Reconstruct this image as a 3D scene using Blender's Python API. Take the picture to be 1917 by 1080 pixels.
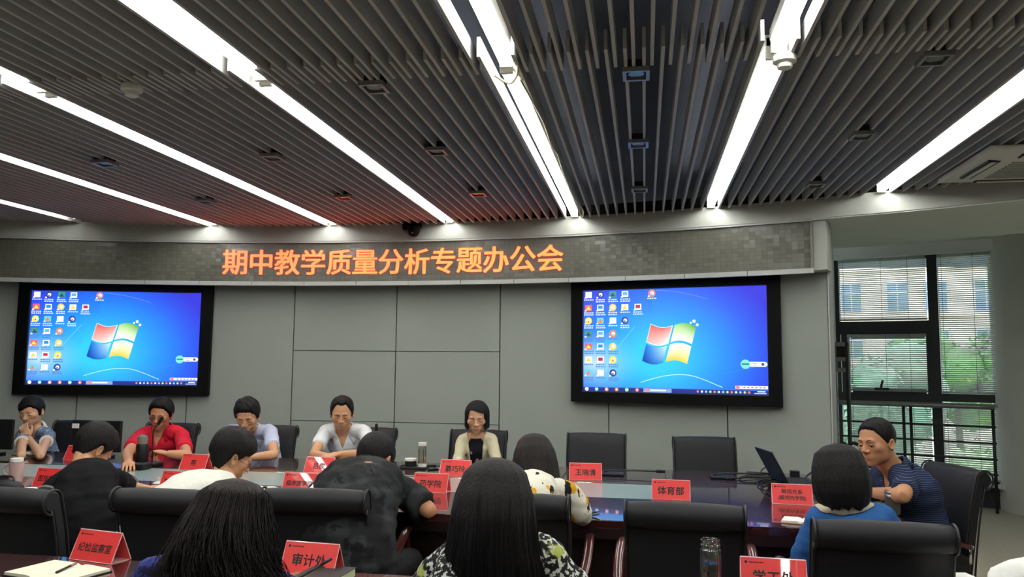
import bpy, bmesh, math, random
import numpy as np
from mathutils import Vector, Matrix, Euler

random.seed(7)
rng = np.random.default_rng(7)
D = bpy.data
SC = bpy.context.scene
COL = SC.collection
for o in list(D.objects):
    D.objects.remove(o)

# ------------------------------------------------------------------ camera, sky, exposure
F_PX, PITCH, ROLL, YAW, CAMZ = 1480.0, 5.5, 0.53, 9.55, 1.50
_p, _r, _y = map(math.radians, (PITCH, ROLL, YAW))
_f0 = np.array([-math.sin(_y), math.cos(_y), 0]); _r0 = np.array([math.cos(_y), math.sin(_y), 0]); _u0 = np.array([0, 0, 1.0])
FWD = _f0 * math.cos(_p) + _u0 * math.sin(_p)
_u1 = _u0 * math.cos(_p) - _f0 * math.sin(_p)
RGT = _r0 * math.cos(_r) + _u1 * math.sin(_r)
UP = _u1 * math.cos(_r) - _r0 * math.sin(_r)
CAM = np.array([0, 0, CAMZ])
cd = D.cameras.new('camera'); cam = D.objects.new('camera', cd); COL.objects.link(cam)
cd.sensor_width = 36; cd.lens = 36 * F_PX / 1917; cd.clip_start = 0.05; cd.clip_end = 500
M = Matrix([[RGT[i], UP[i], -FWD[i], CAM[i]] for i in range(3)] + [[0, 0, 0, 1]])
cam.matrix_world = M
SC.camera = cam

world = D.worlds.new('overcast_sky'); SC.world = world; world.use_nodes = True
wn = world.node_tree.nodes; wl = world.node_tree.links
bg = wn['Background']
tc = wn.new('ShaderNodeTexCoord'); sp = wn.new('ShaderNodeSeparateXYZ'); cr = wn.new('ShaderNodeValToRGB')
wl.new(tc.outputs['Generated'], sp.inputs[0]); wl.new(sp.outputs['Z'], cr.inputs[0]); wl.new(cr.outputs[0], bg.inputs[0])
cr.color_ramp.elements[0].position = 0.45; cr.color_ramp.elements[0].color = (0.62, 0.68, 0.72, 1)
cr.color_ramp.elements[1].position = 0.75; cr.color_ramp.elements[1].color = (0.86, 0.93, 1.0, 1)
bg.inputs[1].default_value = 4.5
TUBE_E = 23.0
SC.view_settings.view_transform = 'Standard'; SC.view_settings.look = 'None'
SC.view_settings.gamma = 1; SC.view_settings.use_curve_mapping = False
SC.view_settings.exposure = 0.28
SC.cycles.use_denoising = True
SC.cycles.max_bounces = 6; SC.cycles.diffuse_bounces = 3; SC.cycles.glossy_bounces = 3
SC.cycles.transmission_bounces = 6; SC.cycles.transparent_max_bounces = 8
SC.cycles.sample_clamp_indirect = 4.0; SC.cycles.caustics_reflective = False; SC.cycles.caustics_refractive = False

# ------------------------------------------------------------------ helpers
def ray(px, py):
    d = FWD * F_PX + RGT * (px - 958.5) - UP * (py - 540); return d / np.linalg.norm(d)
def at(px, py, dep):                       # photograph pixel + distance along the view axis -> point in the room
    d = ray(px, py); return CAM + d * (dep / (d @ FWD))
def onz(px, py, z):
    d = ray(px, py); return CAM + d * ((z - CAMZ) / d[2])
CX, CY = -2.44, -3.21                       # the room's curved walls are arcs about this point
def pol(R, a, z):                           # a in degrees, 0 = straight ahead along +Y, clockwise
    t = math.radians(a); return (CX + R * math.sin(t), CY + R * math.cos(t), z)
def lin(*c):
    return tuple((x / 255 / 12.92 if x / 255 <= .04045 else ((x / 255 + .055) / 1.055) ** 2.4) for x in c)

class MB:
    def __init__(s): s.v = []; s.f = []
    def add(s, vs, fs):
        n = len(s.v); s.v += [tuple(map(float, v)) for v in vs]; s.f += [tuple(i + n for i in f) for f in fs]; return s
    def box(s, c, d, rz=0, rx=0, ry=0, ch=0):
        hx, hy, hz = d[0] / 2, d[1] / 2, d[2] / 2
        if ch:
            ch = min(ch, hx * .9, hy * .9, hz * .9)
            vs = []; fs = []
            bm = bmesh.new(); bmesh.ops.create_cube(bm, size=1)
            for v in bm.verts: v.co = (v.co.x * d[0], v.co.y * d[1], v.co.z * d[2])
            bmesh.ops.bevel(bm, geom=list(bm.edges), offset=ch, segments=2, affect='EDGES', profile=.5)
            bm.verts.index_update()
            vs = [tuple(v.co) for v in bm.verts]; fs = [tuple(v.index for v in f.verts) for f in bm.faces]; bm.free()
        else:
            vs = [(x, y, z) for x in (-hx, hx) for y in (-hy, hy) for z in (-hz, hz)]
            fs = [(0, 1, 3, 2), (4, 6, 7, 5), (0, 4, 5, 1), (2, 3, 7, 6), (0, 2, 6, 4), (1, 5, 7, 3)]
        R = Euler((rx, ry, rz)).to_matrix()
        return s.add([tuple(R @ Vector(v) + Vector(c)) for v in vs], fs)
    def arcbox(s, R0, R1, a0, a1, z0, z1, n=None):
        n = n or max(1, int(abs(a1 - a0) / 1.2))
        vs = []; fs = []
        for i in range(n + 1):
            a = a0 + (a1 - a0) * i / n
            vs += [pol(R0, a, z0), pol(R0, a, z1), pol(R1, a, z1), pol(R1, a, z0)]
        for i in range(n):
            b = 4 * i
            for k in range(4): fs.append((b + k, b + (k + 1) % 4, b + 4 + (k + 1) % 4, b + 4 + k))
        fs += [(0, 1, 2, 3), tuple(4 * n + k for k in (3, 2, 1, 0))]
        return s.add(vs, fs)
    def tube(s, pts, r, n=8, cap=True, flat=None):
        pts = [np.array(p, float) for p in pts]; m = len(pts)
        rs = r if hasattr(r, '__len__') else [r] * m
        up = None; rings = []
        for i, p in enumerate(pts):
            t = pts[min(i + 1, m - 1)] - pts[max(i - 1, 0)]; t = t / (np.linalg.norm(t) + 1e-9)
            if up is None:
                up = np.array([0, 0, 1.0]) if abs(t[2]) < .9 else np.array([1.0, 0, 0])
            a = np.cross(up, t); a /= np.linalg.norm(a) + 1e-9; b = np.cross(t, a); up = b
            rr = rs[i]; ra, rb = (rr if hasattr(rr, '__len__') else (rr, rr))
            rings.append([p + a * ra * math.cos(2 * math.pi * k / n) + b * rb * math.sin(2 * math.pi * k / n) for k in range(n)])
        vs = [q for rg in rings for q in rg]
        fs = [(i * n + k, i * n + (k + 1) % n, (i + 1) * n + (k + 1) % n, (i + 1) * n + k) for i in range(m - 1) for k in range(n)]
        if cap: fs += [tuple(range(n - 1, -1, -1)), tuple((m - 1) * n + k for k in range(n))]
        return s.add(vs, fs)
    def lathe(s, prof, c=(0, 0, 0), n=20):
        vs = []; fs = []
        for (r, z) in prof:
            vs += [(c[0] + r * math.cos(2 * math.pi * k / n), c[1] + r * math.sin(2 * math.pi * k / n), c[2] + z) for k in range(n)]
        m = len(prof)
        fs = [(i * n + k, i * n + (k + 1) % n, (i + 1) * n + (k + 1) % n, (i + 1) * n + k) for i in range(m - 1) for k in range(n)]
        fs += [tuple(range(n - 1, -1, -1)), tuple((m - 1) * n + k for k in range(n))]
        return s.add(vs, fs)
    def prism(s, poly, vec):                # closed polygon (3-D points) swept along vec
        n = len(poly); vec = np.array(vec, float); P = [np.array(p, float) for p in poly]
        vs = P + [p + vec for p in P]
        fs = [tuple(range(n - 1, -1, -1)), tuple(range(n, 2 * n))] + [(i, (i + 1) % n, n + (i + 1) % n, n + i) for i in range(n)]
        return s.add(vs, fs)
    def loft(s, rings, cap=True):
        n = len(rings[0]); m = len(rings)
        vs = [q for rg in rings for q in rg]
        fs = [(i * n + k, i * n + (k + 1) % n, (i + 1) * n + (k + 1) % n, (i + 1) * n + k) for i in range(m - 1) for k in range(n)]
        if cap: fs += [tuple(range(n - 1, -1, -1)), tuple((m - 1) * n + k for k in range(n))]
        return s.add(vs, fs)
    def mesh(s, name):
        me = D.meshes.new(name); me.from_pydata(s.v, [], s.f); me.update(); return me
    def build(s, name, m, parent=None, smooth=False, fix=True):
        me = s.mesh(name)
        if fix:
            bm = bmesh.new(); bm.from_mesh(me); bmesh.ops.recalc_face_normals(bm, faces=bm.faces); bm.to_mesh(me); bm.free()
        return link(name, me, m, parent, smooth)

def link(name, me, m, parent=None, smooth=False):
    o = D.objects.new(name, me); COL.objects.link(o)
    if m is not None and len(me.materials) == 0: me.materials.append(m)
    if smooth: me.polygons.foreach_set('use_smooth', [True] * len(me.polygons)); smooth_by_angle(me, smooth)
    if parent is not None: o.parent = parent
    return o
def smooth_by_angle(me, ang):
    if ang is True: return
    bm = bmesh.new(); bm.from_mesh(me); lim = math.radians(ang)
    for e in bm.edges:
        if len(e.link_faces) == 2 and e.calc_face_angle(0) > lim: e.smooth = False
    bm.to_mesh(me); bm.free()
def thing(name, label, cat, loc=(0, 0, 0), rotz=0, group=None):
    o = D.objects.new(name, None); COL.objects.link(o); o.empty_display_size = .1
    o.location = loc; o.rotation_euler = (0, 0, rotz); o['label'] = label; o['category'] = cat
    if group: o['group'] = group
    return o
def tag(o, label, cat, group=None):
    o['label'] = label; o['category'] = cat
    if group: o['group'] = group
    return o
def struct(o, label=None):
    o['kind'] = 'structure'
    if label: o['label'] = label
    return o
def dup(root, loc=None, rotz=None, label=None, group=None):
    def cp(o, par):
        c = o.copy(); COL.objects.link(c)
        if par is not None: c.parent = par
        for ch in list(o.children): cp(ch, c)
        return c
    r = cp(root, None)
    if loc is not None: r.location = loc
    if rotz is not None: r.rotation_euler = (0, 0, rotz)
    if label: r['label'] = label
    if group: r['group'] = group
    return r

# ------------------------------------------------------------------ materials
MT = {}
def mat(name, col, rough=.5, metal=0, coat=0, spec=.5, emit=None, estr=0, noise=0, nscale=20, bump=0, bscale=60, nstretch=(1, 1, 1), alpha=None, trans=0, ior=1.45, coatr=.05, sheen=0):
    if name in MT: return MT[name]
    m = D.materials.new(name); m.use_nodes = True; MT[name] = m
    nt = m.node_tree; N = nt.nodes; L = nt.links; b = N['Principled BSDF']
    b.inputs['Base Color'].default_value = (*col, 1); b.inputs['Roughness'].default_value = rough; b.inputs['Metallic'].default_value = metal
    b.inputs['Coat Weight'].default_value = coat; b.inputs['Coat Roughness'].default_value = coatr; b.inputs['Specular IOR Level'].default_value = spec
    b.inputs['IOR'].default_value = ior; b.inputs['Transmission Weight'].default_value = trans; b.inputs['Sheen Weight'].default_value = sheen
    if emit is not None:
        b.inputs['Emission Color'].default_value = (*emit, 1); b.inputs['Emission Strength'].default_value = estr
    if noise or bump:
        tcn = N.new('ShaderNodeTexCoord'); mp = N.new('ShaderNodeMapping'); mp.inputs['Scale'].default_value = nstretch
        L.new(tcn.outputs['Object'], mp.inputs[0])
    if noise:
        nz = N.new('ShaderNodeTexNoise'); nz.inputs['Scale'].default_value = nscale; nz.inputs['Detail'].default_value = 4
        L.new(mp.outputs[0], nz.inputs['Vector'])
        mx = N.new('ShaderNodeMix'); mx.data_type = 'RGBA'
        mx.inputs[6].default_value = (*[c * (1 - noise) for c in col], 1); mx.inputs[7].default_value = (*[min(1, c * (1 + noise)) for c in col], 1)
        L.new(nz.outputs['Fac'], mx.inputs[0]); L.new(mx.outputs[2], b.inputs['Base Color'])
    if bump:
        nb = N.new('ShaderNodeTexNoise'); nb.inputs['Scale'].default_value = bscale; nb.inputs['Detail'].default_value = 3
        L.new(mp.outputs[0], nb.inputs['Vector'])
        bp = N.new('ShaderNodeBump'); bp.inputs['Strength'].default_value = bump; bp.inputs['Distance'].default_value = .01
        L.new(nb.outputs['Fac'], bp.inputs['Height']); L.new(bp.outputs[0], b.inputs['Normal'])
    return m

mWALL = mat('grey felt wall panel', lin(150, 157, 150), .9, noise=.05, nscale=90, bump=.12, bscale=350)
mJOINT = mat('dark joint', lin(42, 44, 42), .8, noise=.1)
mWHITE = mat('off white plaster', lin(176, 179, 172), .85, noise=.03, nscale=8)
mSOFFIT = mat('grey painted soffit', lin(222, 230, 225), .9, noise=.04, nscale=6)
mSLAT = mat('grey brown slat', lin(186, 187, 183), .6, noise=.1, nscale=12, nstretch=(8, .6, 8))
mPLENUM = mat('dark plenum paint', lin(70, 74, 86), .95, noise=.2, nscale=3)
mCARPET = mat('beige carpet', lin(176, 168, 146), 1, noise=.28, nscale=30, bump=.5, bscale=160, sheen=.2)
mCOLUMN = mat('column paint', lin(214, 215, 206), .85, noise=.06, nscale=5)
mTRIM = mat('pale grey trim', lin(178, 182, 178), .5, noise=.03)
mBLACK = mat('black bezel', lin(5, 6, 9), .6, spec=.15, noise=.1, nscale=5)
mTUBE = mat('lit tube', (1, 1, 1), .5, emit=(1.0, .99, .95), estr=TUBE_E)
mHOUSE = mat('white lamp housing', lin(230, 230, 222), .5, noise=.02)
mWIRE = mat('pale wire', lin(176, 170, 140), .6, noise=.1)
mMETAL = mat('brushed grey metal', lin(150, 150, 150), .4, metal=.7, noise=.08)
mCHROME = mat('chrome', lin(215, 215, 215), .15, metal=1, noise=.03)
mFRAME = mat('dark window frame', lin(40, 45, 48), .45, noise=.1)
mBLIND = mat('white blind slat', lin(196, 204, 204), .55, noise=.04)
def make_translucent(m, col, f):
    N = m.node_tree.nodes; L = m.node_tree.links; t_ = N.new('ShaderNodeBsdfTranslucent'); t_.inputs[0].default_value = (*col, 1); x_ = N.new('ShaderNodeMixShader'); x_.inputs[0].default_value = f
    L.new(N['Principled BSDF'].outputs[0], x_.inputs[1]); L.new(t_.outputs[0], x_.inputs[2]); L.new(x_.outputs[0], N['Material Output'].inputs[0])
make_translucent(mBLIND, lin(205, 212, 212), .45)
mDARKW = mat('dark carved wood', lin(34, 27, 25), .5, noise=.2, bump=.3, bscale=80)
def clear_glass(name, tint=(1, 1, 1), refl=.06, rough=.02):
    m = D.materials.new(name); m.use_nodes = True; N = m.node_tree.nodes; L = m.node_tree.links; N.remove(N['Principled BSDF'])
    a = N.new('ShaderNodeBsdfTransparent'); a.inputs[0].default_value = (*tint, 1); b = N.new('ShaderNodeBsdfGlossy'); b.inputs['Roughness'].default_value = rough
    fr_ = N.new('ShaderNodeLayerWeight'); fr_.inputs[0].default_value = .25; mu = N.new('ShaderNodeMath'); mu.operation = 'MULTIPLY_ADD'; mu.inputs[1].default_value = .5; mu.inputs[2].default_value = refl
    x = N.new('ShaderNodeMixShader'); L.new(fr_.outputs['Fresnel'], mu.inputs[0]); L.new(mu.outputs[0], x.inputs[0]); L.new(a.outputs[0], x.inputs[1]); L.new(b.outputs[0], x.inputs[2]); L.new(x.outputs[0], N['Material Output'].inputs[0]); return m
mPGLASS = clear_glass('pane glass', (.93, .96, .95), .02)

# ------------------------------------------------------------------ room shell
CEIL = 2.83
A_END = 21.45
# floor
mb = MB(); ring = [pol(14.4, a, 0) for a in range(-60, 62, 2)]
poly = [(-11, -4.2, 0)] + [p for p in ring if -10.9 < p[0] < 8.4] + [(8.4, -4.2, 0)]
mb.prism(poly, (0, 0, -.2)); struct(mb.build('floor', mCARPET), 'beige patterned carpet floor of the meeting room')
# front wall: panels with recessed joints on a dark backing
wall = struct(MB().arcbox(10.73, 10.95, -34.5, A_END, 0, 3.0).build('wall_front', mJOINT), 'curved grey panelled wall behind the head table')
MODA = math.degrees(1.05 / 10.7); g = .03
edges = [.15 + k * MODA for k in range(-6, 4)]
edges = [-34.4] + edges + [A_END]
for i in range(len(edges) - 1):
    a0, a1 = edges[i] + g, edges[i + 1] - g
    k = i - 6
    zs = [(0.0, .927), (.934, 1.617), (1.624, 2.5)] if -1.5 < k - .5 < 1.0 else [(0, 2.5)]
    for z0, z1 in zs: MB().arcbox(10.70, 10.728, a0, a1, z0, z1, 6).build('panel', mWALL, wall)
MB().arcbox(10.69, 10.90, A_END, A_END + .06, 0, 2.68).build('end_cap', mTRIM, wall)
# bulkhead carrying the LED sign, and the pale cornice band over everything
struct(MB().arcbox(10.5, 10.72, -34.5, 21.62, 2.275, 2.685).build('trim_1', mWHITE), 'pale bulkhead box over the panelled wall')
struct(MB().arcbox(10.46, 12.05, -34.5, 42, 2.685, CEIL + .02).build('trim_2', mWHITE), 'pale cornice band under the slatted ceiling')
# soffit of the window alcove: underside piece in front and a raised strip behind it
struct(MB().arcbox(12.05, 14.4, 19, 42, 2.93, 3.1).build('ceiling_alcove', mSOFFIT), 'grey ceiling of the window alcove')
struct(MB().arcbox(10.47, 12.05, 19.5, 42, 2.675, 2.686).build('trim_3', mSOFFIT), 'grey soffit between cornice and window')
# return wall from the end of the panelled wall to the facade
mb = MB(); p0 = np.array([1.50, 6.98]); p1 = np.array([2.205, 9.75]); nn = np.array([-(p1 - p0)[1], (p1 - p0)[0]]); nn /= np.linalg.norm(nn)
mb.prism([(*p0, 0), (*p1, 0), (*(p1 + nn * .2), 0), (*(p0 + nn * .2), 0)], (0, 0, 2.93)); struct(mb.build('wall_return', mSOFFIT), 'grey return wall beside the window')
# side, back and outer walls that close the room
struct(MB().box((-9.6, 1.4, 1.6), (.2, 11.6, 3.2)).build('wall_left', mWALL)); struct(MB().box((8.3, 3.0, 1.6), (.2, 14.4, 3.2)).build('wall_right', mWALL))
struct(MB().box((-.7, -4.1, 1.6), (18, .2, 3.2)).build('wall_back', mWALL))
# facade: solid parts left and right of the glazing, lintel above, dark base below
RF = 14.1
AW0, AW1 = 19.2, 27.4
struct(MB().arcbox(RF, RF + .25, 10, AW0, 0, 3.1).build('wall_facade_left', mSOFFIT)); struct(MB().arcbox(RF, RF + .25, AW1, 29.5, 0, 3.1).build('wall_facade_right', mSOFFIT)); struct(MB().arcbox(RF, RF + .25, 38, 52, 0, 3.1).build('wall_facade_far_right', mSOFFIT))
struct(MB().arcbox(RF - .12, RF + .2, AW0, AW1, 2.80, 3.1).build('trim_4', mat('pelmet whitened for window light', lin(236, 242, 240), .8, noise=.02)), 'pale pelmet over the window')  # white colour stands in for window light reflected onto the pelmet
struct(MB().arcbox(RF, RF + .2, AW0, AW1, 0, .24).build('baseboard_window', mFRAME), 'dark base under the window')
# column
mb = MB(); mb.lathe([(.62, 0), (.62, 3.0)], (4.38, 9.36, 0), 48); struct(mb.build('column', mCOLUMN, None, 40), 'round grey column beside the window')

# ceiling: dark plenum with slats
ceil = struct(MB().box((-.8, 4, 3.22), (18.2, 20, .1)).build('ceiling', mPLENUM), 'dark ceiling void behind grey slats')
STRIPS = [-6.52 + 1.18 * 1, -4.16, -2.98, -1.81, -.62, .56, 1.79, 2.97]
sl = MB().box((0, .5, 0), (.015, 1, .09)).mesh('slat'); sl.materials.append(mSLAT)
SPLIT = 3.46
def fascia_y(x, R=10.46): return CY + math.sqrt(max(0, R * R - (x - CX) ** 2))
def slat(x, y0, y1):
    o = D.objects.new('slat', sl); COL.objects.link(o); o.parent = ceil
    o.location = (x, y0, CEIL + .045); o.scale = (1, y1 - y0, 1)
for i, s in enumerate(STRIPS[:-1]):
    gap = STRIPS[i + 1] - s
    n = int(round((gap - .14) / .08))
    for k in range(n):
        x = s + .10 + .08 * k
        if x < STRIPS[i + 1] - .05: slat(x, -.6, SPLIT)
    for k in range(n + 1):
        x = s + .065 + .08 * k
        if x < STRIPS[i + 1] - .045: slat(x, 3.25, fascia_y(x))
for k in range(16):
    x = -5.42 - .08 * k
    if x > -6.6: slat(x, 3.25, fascia_y(x))

# light strips
def strip(x, y0, y1, label, xo=0, two=False):
    t = thing('ceiling_light', label, 'ceiling light', (x, y0, CEIL + .1), 0, 'fluorescent strips between the ceiling slats')
    L_ = y1 - y0
    MB().box((0, L_ / 2, -.01), (.066, L_, .05)).build('housing', mHOUSE, t)
    for dx in ((-.014, .014) if two else (xo,)):
        MB().tube([(dx, .02, -.072), (dx, L_ - .02, -.072)], .0165, 10).build('tube', mTUBE, t, True)
    for yy in (.012, L_ - .012): MB().box((0, yy, -.045), (.062, .024, .10), ch=.004).build('end_cap', mHOUSE, t)
    return t
nm = {-4.16: 'second strip from the left end of the sign', -2.98: 'strip meeting the sign over its first characters', -1.81: 'strip ending beside the dome camera', -.62: 'strip with loose cables along it', .56: 'strip beside the round smoke detector', 1.79: 'bright strip beside the air conditioner'}
for s in STRIPS[1:-1]:
    strip(s, 3.47, fascia_y(s) - .02, 'long lit fluorescent ' + nm[s] + ', front run', two=True)
    strip(s + .012, -.6, 3.42, 'lit fluorescent ' + nm[s] + ', near run', two=True)
strip(-5.30, 5.7, 6.62, 'short lit fluorescent strip at the far left of the ceiling')
strip(2.97, 1.0, 4.6, 'unseen fluorescent strip added beyond the air conditioner to light the right side')  # outside the view, added to brighten the column and soffit
strip(4.15, 2.0, 7.0, 'unseen fluorescent strip added to light the window side of the room')  # second strip outside the view, put in for its light

# ------------------------------------------------------------------ window: frames, panes, rail, blinds
win = struct(MB().arcbox(RF + .02, RF + .14, AW0, 19.74, .24, 2.80).build('window_1', mFRAME), 'tall dark framed window with blinds and a rail')
def wpart(name, a0, a1, z0, z1, R0=RF + .0, R1=RF + .14, m=mFRAME): return MB().arcbox(R0, R1, a0, a1, z0, z1).build(name, m, win)
wpart('mullion', 23.62, 24.04, .24, 2.80, RF - .02); wpart('frame_side', 26.9, 27.4, .24, 2.80)
wpart('transom', 19.7, 23.65, 1.90, 2.05); wpart('transom', 19.7, 23.65, 1.10, 1.21); wpart('transom', 24.0, 26.9, 1.13, 1.22)
wpart('frame_bottom', 19.7, 23.65, .24, .30); wpart('frame_bottom', 24.0, 26.9, .24, .30); wpart('frame_top', 20.0, 26.9, 2.77, 2.80)
wpart('sill', AW0, 27.4, .225, .262, RF - .13, RF + .06, mHOUSE)
wpart('sash', 19.8, 20.15, 1.21, 1.90, RF - .03, RF + .1); wpart('sash', 23.48, 23.62, 1.21, 1.90, RF - .03, RF + .1)
wpart('sash', 20.25, 23.40, 1.21, 1.26, RF - .03, RF + .1); wpart('sash', 20.25, 23.40, 1.85, 1.90, RF - .03, RF + .1)
hd = MB(); hd.add(*(lambda b: (b.v, b.f))(MB().box(pol(RF - .06, 21.55, 1.26), (.16, .03, .03), -math.radians(21.5), ch=.008))); hd.box(pol(RF - .07, 21.55, 1.31), (.025, .025, .1), -math.radians(21.5), .0, .25, ch=.006)
hd.build('window_handle', mFRAME, win)
for a0, a1, z0, z1 in ((19.7, 23.65, 2.05, 2.78), (20.2, 23.45, 1.25, 1.87), (20.0, 23.65, .3, 1.12), (24.0, 26.95, 1.2, 2.78), (24.0, 26.95, .3, 1.14)):
    wpart('pane', a0, a1, z0, z1, RF + .075, RF + .081, mPGLASS)
def blind(a0, a1, z0, z1, label, R=RF - .05, tilt=.72):
    t = thing('venetian_blind', label, 'blind', pol(R, (a0 + a1) / 2, z0), 0, 'white venetian blinds in the window')
    o = np.array(pol(R, (a0 + a1) / 2, z0))
    def sub(mb_): mb_.v = [tuple(np.array(v) - o) for v in mb_.v]; return mb_
    s = MB(); z = z0 + .012; w = .0112
    while z < z1 - .03:
        jit = random.uniform(-.0015, .0015)
        for sgn in (1,):
            n = 3; vs = []; fs = []
            for i in range(n + 1):
                a = a0 + (a1 - a0) * i / n
                vs += [pol(R - w, a, z - w * math.sin(tilt) + jit), pol(R, a, z + .0022 + jit), pol(R + w, a, z + w * math.sin(tilt) + jit)]
            for i in range(n):
                for k in range(2): fs.append((3 * i + k, 3 * i + k + 1, 3 * i + 4 + k, 3 * i + 3 + k))
            s.add(vs, fs)
        z += .0228
    ob = sub(s).build('slats', mBLIND, t, fix=False); ob['kind'] = 'stuff'
    sub(MB().arcbox(R - .014, R + .014, a0, a1, z1 - .03, z1)).build('headrail', mBLIND, t)
    sub(MB().arcbox(R - .012, R + .012, a0, a1, z0 - .004, z0 + .008)).build('bottom_rail', mBLIND, t)
    for fr in (.06, .5, .8): 
        a = a0 + (a1 - a0) * fr; sub(MB().tube([pol(R - .015, a, z0), pol(R - .015, a, z1)], .0022, 5)).build('cord', mFRAME, t)
blind(19.76, 23.58, 2.06, 2.79, 'white blind over the upper left pane, in front of the far building')
blind(20.08, 23.5, 1.235, 1.895, 'white blind inside the opening sash with the handle')
blind(20.05, 23.58, .32, 1.09, 'white blind behind the rail, below the opening sash')
blind(24.07, 26.9, 1.23, 2.79, 'tall white blind right of the thick mullion')
blind(24.07, 26.9, .30, 1.12, 'white blind behind the rail, right of the thick mullion')
RR = RF - .33
t = thing('guard_rail', 'dark metal guard rail across the lower window', 'railing', pol(RR, 23, 0)); o = np.array(pol(RR, 23, 0))
def rl(name, a0, a1, z, r, m=mFRAME):
    pts = [np.array(pol(RR, a0 + (a1 - a0) * i / 8, z)) - o for i in range(9)]; MB().tube(pts, r, 8).build(name, m, t, True)
rl('top_rail', 19.7, 26.2, 1.10, .028, mMETAL)
for z in (.89, .72, .55, .395, .25): rl('bar', 19.7, 26.2, z, .011)
for a in (20.2, 22.55, 22.85, 26.1): MB().tube([np.array(pol(RR, a, 0)) - o, np.array(pol(RR, a, 1.09)) - o], .017, 8).build('post', mFRAME, t, True)

win_added = struct(MB().arcbox(RF + .02, RF + .14, 33.6, 34.0, .24, 2.8).build('window_added_2', mFRAME), 'unseen window bay added beyond the round column to let in light')  # bay hidden from the camera, added for daylight on floor and column
for a0, a1, z0, z1 in ((29.5, 38, .0, .26), (29.5, 38, 2.78, 3.1), (29.5, 33.6, 1.13, 1.22), (34, 38, 1.13, 1.22), (29.5, 29.8, .24, 2.8), (37.7, 38, .24, 2.8)): MB().arcbox(RF, RF + .14, a0, a1, z0, z1).build('frame_bar', mFRAME, win_added)
for a0, a1, z0, z1 in ((29.8, 33.6, .26, 1.13), (29.8, 33.6, 1.22, 2.78), (34, 37.7, .26, 1.13), (34, 37.7, 1.22, 2.78)): MB().arcbox(RF + .075, RF + .081, a0, a1, z0, z1).build('pane', mPGLASS, win_added)
# ------------------------------------------------------------------ outside: building and trees seen through the blinds
mFAC = mat('pink beige facade tiles', lin(225, 208, 198), .9, noise=.06, nscale=2)
mFWIN = mat('hazed far window glass', lin(120, 140, 165), .3, noise=.25, nscale=1.2)  # glass colour lightened to carry the outdoor haze
mFRM = mat('pale far window frame', lin(214, 220, 226), .6, noise=.03)
mGROUND = mat('outdoor ground', lin(120, 130, 100), 1, noise=.2, nscale=1)
struct(MB().box((20, 50, -9.2), (120, 70, .4)).build('ground_outside', mGROUND))
bd = thing('far_building', 'pinkish office block seen through the upper blinds', 'building', (19, 57, -9), math.radians(-14))
MB().box((0, 5, 17), (40, 10, 34)).build('wall', mFAC, bd)
fr = MB(); wn_ = 0
for r_ in range(6):
    for c_ in range(9):
        zz = 5.6 + 3.25 * (r_ + 1); xx = -12.5 + 2.35 * c_ + (c_ // 2) * .55
        w_ = MB().box((xx, -.02, zz), (1.35, .16, 2.0)).build('window', mFWIN, bd)
        f_ = MB()
        for q in (-.66, 0, .66): f_.box((xx + q, -.1, zz), (.06, .08, 2.0))
        for q in (-.98, .3, .98): f_.box((xx, -.1, zz + q), (1.38, .08, .07))
        f_.build('window_frame', mFRM, w_)
    MB().box((0, -.1, 5.6 + 3.25 * (r_ + 1) - 1.35), (40, .3, .16)).build('ledge', mFAC, bd)
def leafmat(name, c): return mat(name, c, .7, noise=.35, nscale=3)
LEAF = [leafmat('hazed pale green leaves', lin(172, 196, 150)), leafmat('hazed mid green leaves', lin(128, 164, 112)), leafmat('hazed bluish green leaves', lin(138, 170, 148))]  # haze is mixed into these lightened leaf colours
mBARK = mat('bark', lin(90, 80, 70), .9, noise=.2)
def tree(x, y, z0, h, r, k, label, n=2600):
    t = thing('tree', label, 'tree', (x, y, z0), 0, 'trees outside the window')
    MB().tube([(0, 0, 0), (.1, 0, h * .4), (.05, .1, h * .75)], [.22, .17, .08], 8).build('trunk', mBARK, t, True)
    vs = []; fs = []
    cl = [(rng.uniform(-.62, .62, 3) * np.array([r, r, r * .8]) + np.array([0, 0, h * .68]), r * rng.uniform(.3, .55)) for _ in range(16)]
    for i in range(n):
        c, cr_ = cl[rng.integers(len(cl))]; d = rng.normal(size=3); d /= np.linalg.norm(d)
        p = c + d * cr_ * rng.uniform(.75, 1.05); u = rng.normal(size=3); u /= np.linalg.norm(u); w = np.cross(u, d); w /= np.linalg.norm(w) + 1e-6
        s_ = rng.uniform(.10, .22); b = len(vs)
        vs += [p - u * s_, p + w * s_ * .5, p + u * s_, p - w * s_ * .5]; fs.append((b, b + 1, b + 2, b + 3))
    m_ = MB(); m_.v = [tuple(v) for v in vs]; m_.f = fs
    ob = m_.build('crown', LEAF[k], t, fix=False); ob['kind'] = 'stuff'
    core = MB()
    for c, cr_ in cl: core.lathe([(cr_ * .82 * math.sin(q), -cr_ * .82 * math.cos(q)) for q in np.linspace(.05, 3.09, 7)], tuple(c), 9)
    core.build('inner_foliage', LEAF[k], t, True)
tree(8.3, 31, -9, 13.4, 2.8, 2, 'bluish green tree outside behind the opening sash')
tree(13.2, 37, -9, 15.0, 2.9, 1, 'taller tree outside behind the right hand blinds')
tree(5.6, 23, -9, 9.6, 1.9, 0, 'pale green tree outside low behind the rail, beside the return wall')
tree(9.9, 25, -9, 10.2, 2.0, 0, 'pale green bushy tree outside low behind the rail, near the column')

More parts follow.
